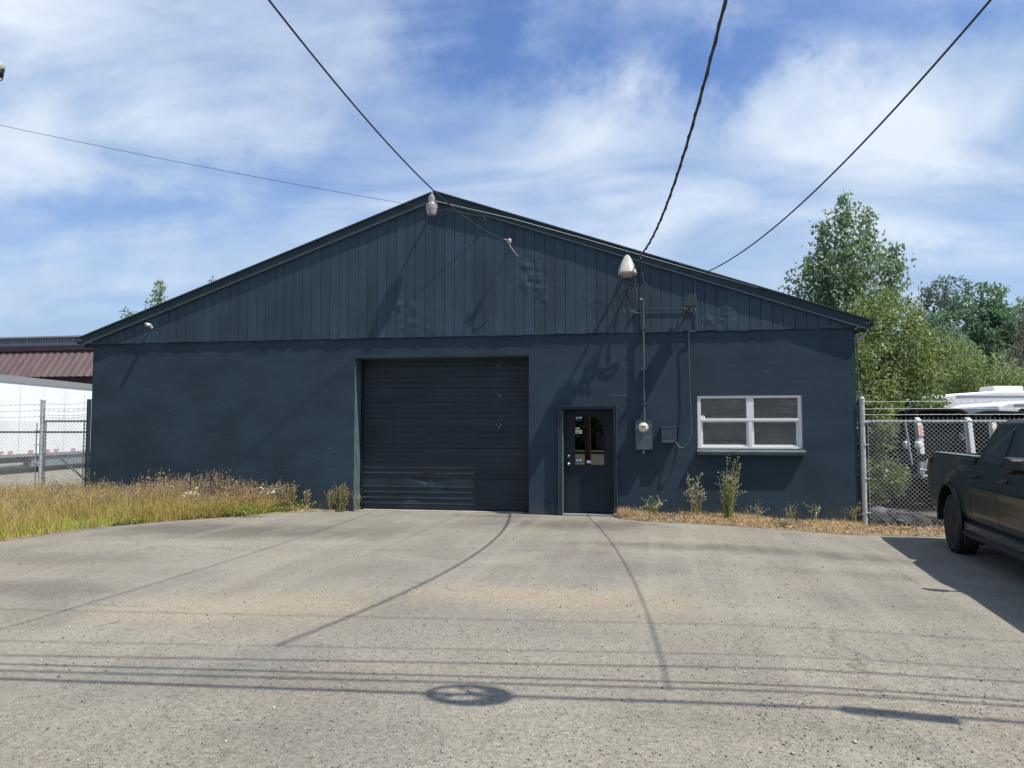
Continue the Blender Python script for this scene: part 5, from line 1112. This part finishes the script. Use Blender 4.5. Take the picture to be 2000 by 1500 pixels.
# willow mass
def bush(name, label, cat, specs, n, size, mat, seed, th=-.12, s_=1.3, shoots=0, group=None, surf=.55, hang=.1, asp=.5, smat='willow2', trunk_r=.07):
    c0 = specs[0][0]; t_ = thing(name, (c0[0], c0[1], 0), label, cat, group); p = gap(blobs(n, specs, surf), s_, th, seed); leaves('foliage', p, size, mat, t_, hang=hang, asp=asp)
    q = MB()
    for c_, r_, w_ in specs:
        q.tube([(c0[0]+(c_[0]-c0[0])*.3, c_[1], 0), (c_[0], c_[1], c_[2]), (c_[0], c_[1], c_[2]+r_[2]*.6)], trunk_r, 6, trunk_r*.3)
    q.build('trunk', 'bark', t_, fix=False)
    if shoots:
        pl = []
        for _ in range(shoots):
            c_, r_, w_ = random.choice(specs); a_ = random.uniform(0, 6.28); el = random.uniform(.35, 1.2); b_ = Vector(c_)+Vector((math.cos(a_)*math.cos(el)*r_[0], math.sin(a_)*math.cos(el)*r_[1], math.sin(el)*r_[2]))*.97
            d_ = Vector((random.gauss(0, .2), random.gauss(0, .2), 1)).normalized(); L_ = random.uniform(.3, .7)
            for k in range(16): pl.append(tuple(b_+d_*L_*k/16+Vector((random.gauss(0, .03), random.gauss(0, .03), 0))))
        leaves('young_shoots', np.array(pl), size*1.05, smat, t_, hang=-.6, asp=.4)
    return t_
bush('willow_bush', 'broad yellow green willow mass filling the space right of the wall', 'bush', [cs(1730, 690, 20, (1.3, 1.2, 1.3)), cs(1690, 780, 19, (.9, 1, 1.4)), cs(1780, 705, 21, (1.05, 1.0, 1.0)), cs(1835, 725, 29, (1.5, 1.2, 1.1)), cs(1720, 640, 21, (1.0, 1.0, .9)), cs(1755, 790, 20, (1.0, 1.0, .9))], 52000, .095, 'willow', 3, th=-.2, shoots=70, surf=.6)
bush('willow_bush', 'pale tipped willow thicket in front of the far trees', 'bush', [cs(1900, 765, 30, (2.3, 1.5, 1.3)), cs(1960, 785, 30, (2.0, 1.5, 1.1)), cs(1840, 740, 30, (1.8, 1.2, 1.6)), cs(2050, 775, 30, (1.8, 1.5, 1.1))], 26000, .11, 'willow', 8, th=-.2, shoots=110, surf=.6)
bush('fence_shrub', 'leafy green shrub pressed against the fence beside the wall corner', 'bush', [cs(1705, 850, 15.2, (.42, .4, .5)), cs(1712, 930, 15, (.48, .4, .45)), cs(1700, 800, 15.4, (.35, .4, .4)), cs(1722, 880, 15.4, (.3, .35, .3))], 7000, .095, 'willow', 11, th=.02, shoots=0, surf=.3, trunk_r=.02)
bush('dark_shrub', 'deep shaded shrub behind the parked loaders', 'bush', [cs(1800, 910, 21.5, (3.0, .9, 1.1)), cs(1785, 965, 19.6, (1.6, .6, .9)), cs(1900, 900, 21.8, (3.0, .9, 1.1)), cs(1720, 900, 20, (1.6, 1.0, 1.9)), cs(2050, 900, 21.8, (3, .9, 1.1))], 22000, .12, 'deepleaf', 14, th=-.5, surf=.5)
# far trees
bush('oak_tree', 'dense green broadleaf tree with rounded lobes behind the thicket', 'tree', [cs(1925, 590, 46, (1.5, 1.5, 1.1)), cs(1905, 640, 46, (2.6, 2.2, 1.6)), cs(1960, 680, 46, (2.4, 2, 1.8)), cs(1870, 700, 45, (2.4, 2, 1.8)), cs(1900, 760, 45, (3.4, 2.4, 2.2)), cs(1945, 620, 46, (1.2, 1.2, 1.0))], 30000, .26, 'oak', 21, th=-.12, s_=.7, surf=.7, trunk_r=.2)
bush('dark_pine', 'dusky round topped pine left of the oak lobes', 'tree', [cs(1855, 575, 50, (1.5, 1.5, 1.1)), cs(1830, 615, 50, (1.2, 1.4, .9)), cs(1860, 650, 50, (2.2, 2, 1.8)), cs(1850, 720, 50, (2.6, 2, 2.4))], 16000, .26, 'pine', 25, th=-.08, s_=.8, surf=.6, hang=-.3, asp=.35, trunk_r=.2)
bush('hedge_tree', 'mid green tree mass at the far right frame edge', 'tree', [cs(1990, 700, 52, (2.8, 2, 2.2)), cs(2040, 650, 54, (3, 2, 2.6)), cs(1960, 740, 52, (2.8, 2, 2.0)), cs(2110, 680, 54, (3, 2, 3))], 18000, .28, 'birch', 28, th=-.15, s_=.7, surf=.7, trunk_r=.2)
bt_ = C((1985-1000)/1500*40, 40); top = at(1990, 575, bt_.y); t_ = thing('bare_tree', (bt_.x, bt_.y, 0), 'thin brownish half bare tree at the right frame edge', 'tree')
pts, br = sprigs((bt_.x+.4, bt_.y, 3), (top.x+.5, bt_.y, top.z), 90, lambda u: .3+1.5*(1-u), 0, 0, up=.9, nl=12); trunk_mb(t_, (bt_.x+.4, bt_.y, 0), (top.x+.5, bt_.y, top.z), .12, br, rb=.02); leaves('foliage', pts, .14, 'duskleaf', t_)
# small trees showing over the left roof slope
b2 = C((288-1000)/1500*26, 26); tp_ = at(315, 546, b2.y); t_ = thing('young_birch', (b2.x, b2.y, 0), 'small birch tip showing over the left roof slope', 'tree')
pts, br = sprigs((b2.x+.1, b2.y, 3.9), (tp_.x, b2.y, tp_.z), 34, lambda u: .15+.95*(1-u), 0, 0, up=.7, nl=34); pts2, br2 = sprigs((b2.x-.2, b2.y, 4.0), (at(245, 600, b2.y).x, b2.y, at(245, 597, b2.y).z), 16, lambda u: .12+.4*(1-u), 0, 0, up=.6, nl=30)
trunk_mb(t_, (b2.x, b2.y, 0), (tp_.x, b2.y, tp_.z), .06, br+br2, rb=.01); leaves('foliage', np.concatenate([pts, pts2]), .10, 'birch', t_, hang=.6)
b2 = C((413-1000)/1500*26, 26); tp_ = at(413, 539, b2.y); t_ = thing('young_birch', (b2.x, b2.y, 0), 'lone twig tip peeking above the left roof edge', 'tree')
pts, br = sprigs((b2.x, b2.y, tp_.z-1.2), (tp_.x, b2.y, tp_.z), 9, lambda u: .05+.35*(1-u), 0, 0, up=.9, nl=22); trunk_mb(t_, (b2.x, b2.y, 0), (tp_.x, b2.y, tp_.z), .03, br, rb=.006); leaves('foliage', pts, .08, 'birch', t_)

# ================================================================== RIGHT BACKGROUND MACHINES
def loader(first):
    t_ = thing('skid_loader', (0, 0, 0), '', 'loader', 'skid loaders parked in a row behind the fence')
    def lp(mb, nm, mt, bevel=.01, par=None): o = mb.build(nm, mt, None, bevel); o.parent = par or t_; return o
    q = MB(); q.prism([(-.50, .95), (.55, .95), (.50, 2.00), (.35, 2.12), (-.42, 2.12), (-.50, 2.0)], -.46, .46, 'x'); cb_ = lp(q, 'cab', 'matte', .05)
    q = MB(); q.prism([(-.56, 2.125), (.50, 2.125), (.45, 2.19), (-.50, 2.21)], -.50, .50, 'x'); q.box(-.3, -.4, 2.211, .3, -.1, 2.25); lp(q, 'cab_roof', 'matte', .03, cb_)
    q = MB(); q.box(-.36, -.515, 1.15, .36, -.505, 1.95); lp(q, 'front_glass', 'matte', 0, cb_)
    q = MB(); q.box(-.50, -.35, .30, .50, 1.3, .94); q.box(-.48, .6, .945, .48, 1.28, 1.55); lp(q, 'body', 'matte', .04)
    for yy, hh_ in ((-.55, 2.20), (-.1, 2.22), (.4, 2.16)):
        q = MB(); q.tube(spline([(-.62, yy, 1.75), (-.60, yy, 2.1), (-.35, yy, hh_), (.35, yy-.05, hh_-.02), (.60, yy, 2.08), (.62, yy, 1.8)], 5), .045, 7); lp(q, 'guard_hoop', 'matte', 0)
    for s_ in (-1, 1):
        xa, xb = sorted((s_*.535, s_*.615)); q = MB(); q.prism([(1.2, 1.5), (1.15, 1.9), (.95, 2.02), (-.50, 2.14), (-.62, 2.05), (-.55, 1.98), (.8, 1.85), (.95, 1.5)], xa, xb, 'x'); ar = lp(q, 'lift_arm', 'matte', .02)
        q = MB(); q.prism([(-.56, 2.04), (-.70, 1.98), (-.82, 1.1), (-.72, .45), (-.62, .45), (-.66, 1.1)], xa-.02, xb+.01, 'x'); lp(q, 'arm_plate', 'white', .012, ar)
        q = MB(); z_ = 1.86 if s_ < 0 else 1.28; q.prism([(-.735, z_), (-.775, z_-.25), (-.70, z_-.25), (-.66, z_)], xa-.026, xb+.016, 'x'); lp(q, 'warning_decal', 'yellow' if s_ > 0 else 'orange', 0, ar)
        q = MB(); q.tube([(s_*.50, -.6, 1.9), (s_*.50, -.72, .9)], .022, 8); lp(q, 'lift_cylinder', 'chrome', 0, ar)
        for y in (-.05, .95): q = MB(); q.lathe([(.2, 0), (.40, .02), (.42, .06), (.42, .22), (.40, .26), (.2, .28)], (s_*.58 if s_ > 0 else -.86, y, .42), 'x', 20); lp(q, 'wheel', 'rubber', 0)
    q = MB(); q.prism([(-.85, .15), (-1.25, .12), (-1.27, .18), (-.95, .6), (-.85, .62)], -.8, .8, 'x'); lp(q, 'bucket', 'matte', .01)
    return t_
L0 = loader(True)
for i, (lat, fw, rz_, lb) in enumerate([(9.85, 18.2, 10, 'first dark skid loader from the fence post'), (11.35, 18.0, 14, 'second skid loader in the row beyond the truck bed'), (12.75, 18.0, 6, 'third skid loader in the row above the truck cab rear'), (14.1, 18.2, 12, 'skid loader at the right frame edge behind the cab roof')]):
    o = L0 if i == 0 else copy_tree(L0); p = C(lat, fw); o.location = (p.x, p.y, gz(5)-.02); o.rotation_euler = (0, 0, R(rz_)); o.scale = (1, 1, (1.0, .965, 1.03, .98)[i]); o['label'] = lb
def rv(px0, pyt, fw, L_, H, nm, label):
    z1 = 1.63+(838-pyt)/1500*fw; lat0 = (px0-1000)/1500*fw; t_ = thing(nm, tuple(C(lat0+L_/2, fw)), label, 'camper', 'white camper trailers behind the fence')
    q = MB(); prof = [(lat0, z1-.45), (lat0+.05, z1-.22), (lat0+.35, z1-.12), (lat0+1.8, z1-.02), (lat0+L_-.3, z1), (lat0+L_, z1-.3), (lat0+L_, .6), (lat0+.9, .6), (lat0+.5, 1.3)]
    q.prism(prof, fw, fw+2.4); CB(q).build('body', 'white', t_, bevel=.06, seg=3)
    q = MB(); q.box(lat0+1.5, fw-.02, z1-1.0, lat0+2.5, fw-.002, z1-.45); CB(q).build('window', 'glasst', t_, bevel=.0)
    q = MB(); q.box(lat0+1.45, fw-.03, z1-1.05, lat0+2.55, fw-.021, z1-1.0); q.box(lat0+1.45, fw-.03, z1-.45, lat0+2.55, fw-.021, z1-.4); q.box(lat0+1.4, fw-.03, z1-1.05, lat0+1.45, fw-.021, z1-.4); q.box(lat0+2.55, fw-.03, z1-1.05, lat0+2.6, fw-.021, z1-.4); CB(q).build('window_frame', 'black', t_)
    q = MB(); q.box(lat0+2.2, fw+.8, z1+.0, lat0+3.2, fw+1.6, z1+.18); q.box(lat0+4.5, fw+.8, z1, lat0+5.0, fw+1.3, z1+.12); CB(q).build('roof_vent', 'white', t_, bevel=.05)
    q = MB(); q.box(lat0+.5, fw-.012, z1-.22, lat0+L_-.4, fw-.002, z1-.17); CB(q).build('roof_trim', 'lampgrey', t_)
    for f_ in (2.8, 3.7): q = MB(); q.lathe([(.2, 0), (.35, .02), (.36, .22), (.2, .24)], (0, 0, 0), 'y', 20); q.v = [(lat0+f_+v[0], fw+.05+v[1], .36+v[2]) for v in q.v]; CB(q).build('wheel', 'rubber', t_)
rv(1838, 762, 24.5, 9, 2.8, 'camper_trailer', 'long white camper trailer roof seen above the loaders')
rv(1946, 777, 21.2, 7, 2.6, 'camper_trailer', 'nearer white camper trailer at the right frame edge')
# two white gas bottles and a tube framed trailer by the loaders
for px, lb in ((1768, 'left white gas bottle beyond the fence'), (1791, 'right white gas bottle beyond the fence')):
    c = C((px-1000)/1500*16.2, 16.2, 1.30); t_ = thing('gas_bottle', tuple(c), lb, 'gas bottle', 'white gas bottles beyond the fence'); c = Vector(c)
    q = MB(); q.lathe([(.03, -.09), (.06, -.08), (.07, -.04), (.07, .04), (.055, .07), (.02, .08)], c, 'z', 20); q.build('bottle', 'white', t_, smooth=True)
    q = MB(); q.lathe([(.03, .075), (.03, .10), (.015, .11)], c, 'z', 12); q.build('collar', 'lampgrey', t_)
t_ = thing('utility_trailer', tuple(C(8.6, 16.5)), 'tube framed utility trailer standing behind the fence', 'trailer')
q = MB(); q.box(8.0, 16.0, .5, 10.6, 17.6, .62); q.box(8.1, 16.1, .95, 8.9, 16.5, 1.10); CB(q).build('deck', 'matte', t_)
q = MB()
for a, b_ in (((8.45, 15.9, .62), (8.55, 15.9, .98)), ((8.55, 15.9, .98), (8.75, 15.9, 1.04)), ((8.75, 15.9, 1.04), (10.3, 15.9, 1.04)), ((8.4, 15.9, .8), (9.4, 15.9, .7)), ((8.45, 15.9, .66), (10.3, 15.9, .80)), ((8.22, 15.85, .9), (8.1, 15.85, 1.76)), ((10.3, 15.9, 1.04), (10.3, 15.9, .6))): q.tube([a, b_], .022, 8)
CB(q).build('tube_rail', 'galv', t_)
for l_ in (8.3, 9.9): q = MB(); q.lathe([(.15, 0), (.30, .02), (.31, .18), (.15, .2)], (0, 0, 0), 'y', 18); q.v = [(l_+v[0], 16.3+v[1], .31+v[2]) for v in q.v]; CB(q).build('wheel', 'rubber', t_)

# ================================================================== ACROSS THE STREET (seen in the glass)
t_ = thing('street_warehouse', (0, -46, 0), 'brown shed across the street seen only mirrored in glass', 'building')
q = MB(); q.box(-26, -60, 0, 24, -46, 4.6); q.build('wall', 'browndark', t_)
q = MB(); q.prism([(-26.3, 4.61), (24.3, 4.61), (-1, 7.2)], -60.3, -45.7); q.build('roof', 'greyblock', t_)
for x in (-16, -4, 10): q = MB(); q.box(x, -45.99, 0, x+4, -45.9, 3.4); q.build('loading_door', 'lampgrey', t_)
bush('street_tree', 'left street tree seen only mirrored in glass', 'tree', [((-9, -33, 5.2), (3, 3, 2.6), 5), ((-7, -33, 3.5), (2.5, 2.5, 1.8), 4)], 9000, .3, 'oak', 31, th=-.2, s_=.5, group='street trees', trunk_r=.2)
bush('street_tree', 'right street tree seen only mirrored in glass', 'tree', [((7, -34, 5.2), (3.4, 3, 2.6), 5), ((10, -34, 4), (2.5, 2.5, 2), 4)], 9000, .3, 'oak', 35, th=-.2, s_=.5, group='street trees', trunk_r=.2)

for i, (x, lb) in enumerate(((-34, 'far left'), (-21, 'left'), (-8, 'middle left'), (6, 'middle right'), (19, 'right'), (32, 'far right'))):
    bush('street_maple', lb+' tall maple across the street mirrored in glass', 'tree', [((x, -40, 7.5), (6.2, 4, 3.4), 5), ((x+2, -39, 4.2), (6.2, 3.5, 3.0), 4)], 7000, .62, 'oak', 41+i, th=-.4, s_=.3, group='tall maples across the street', trunk_r=.3)
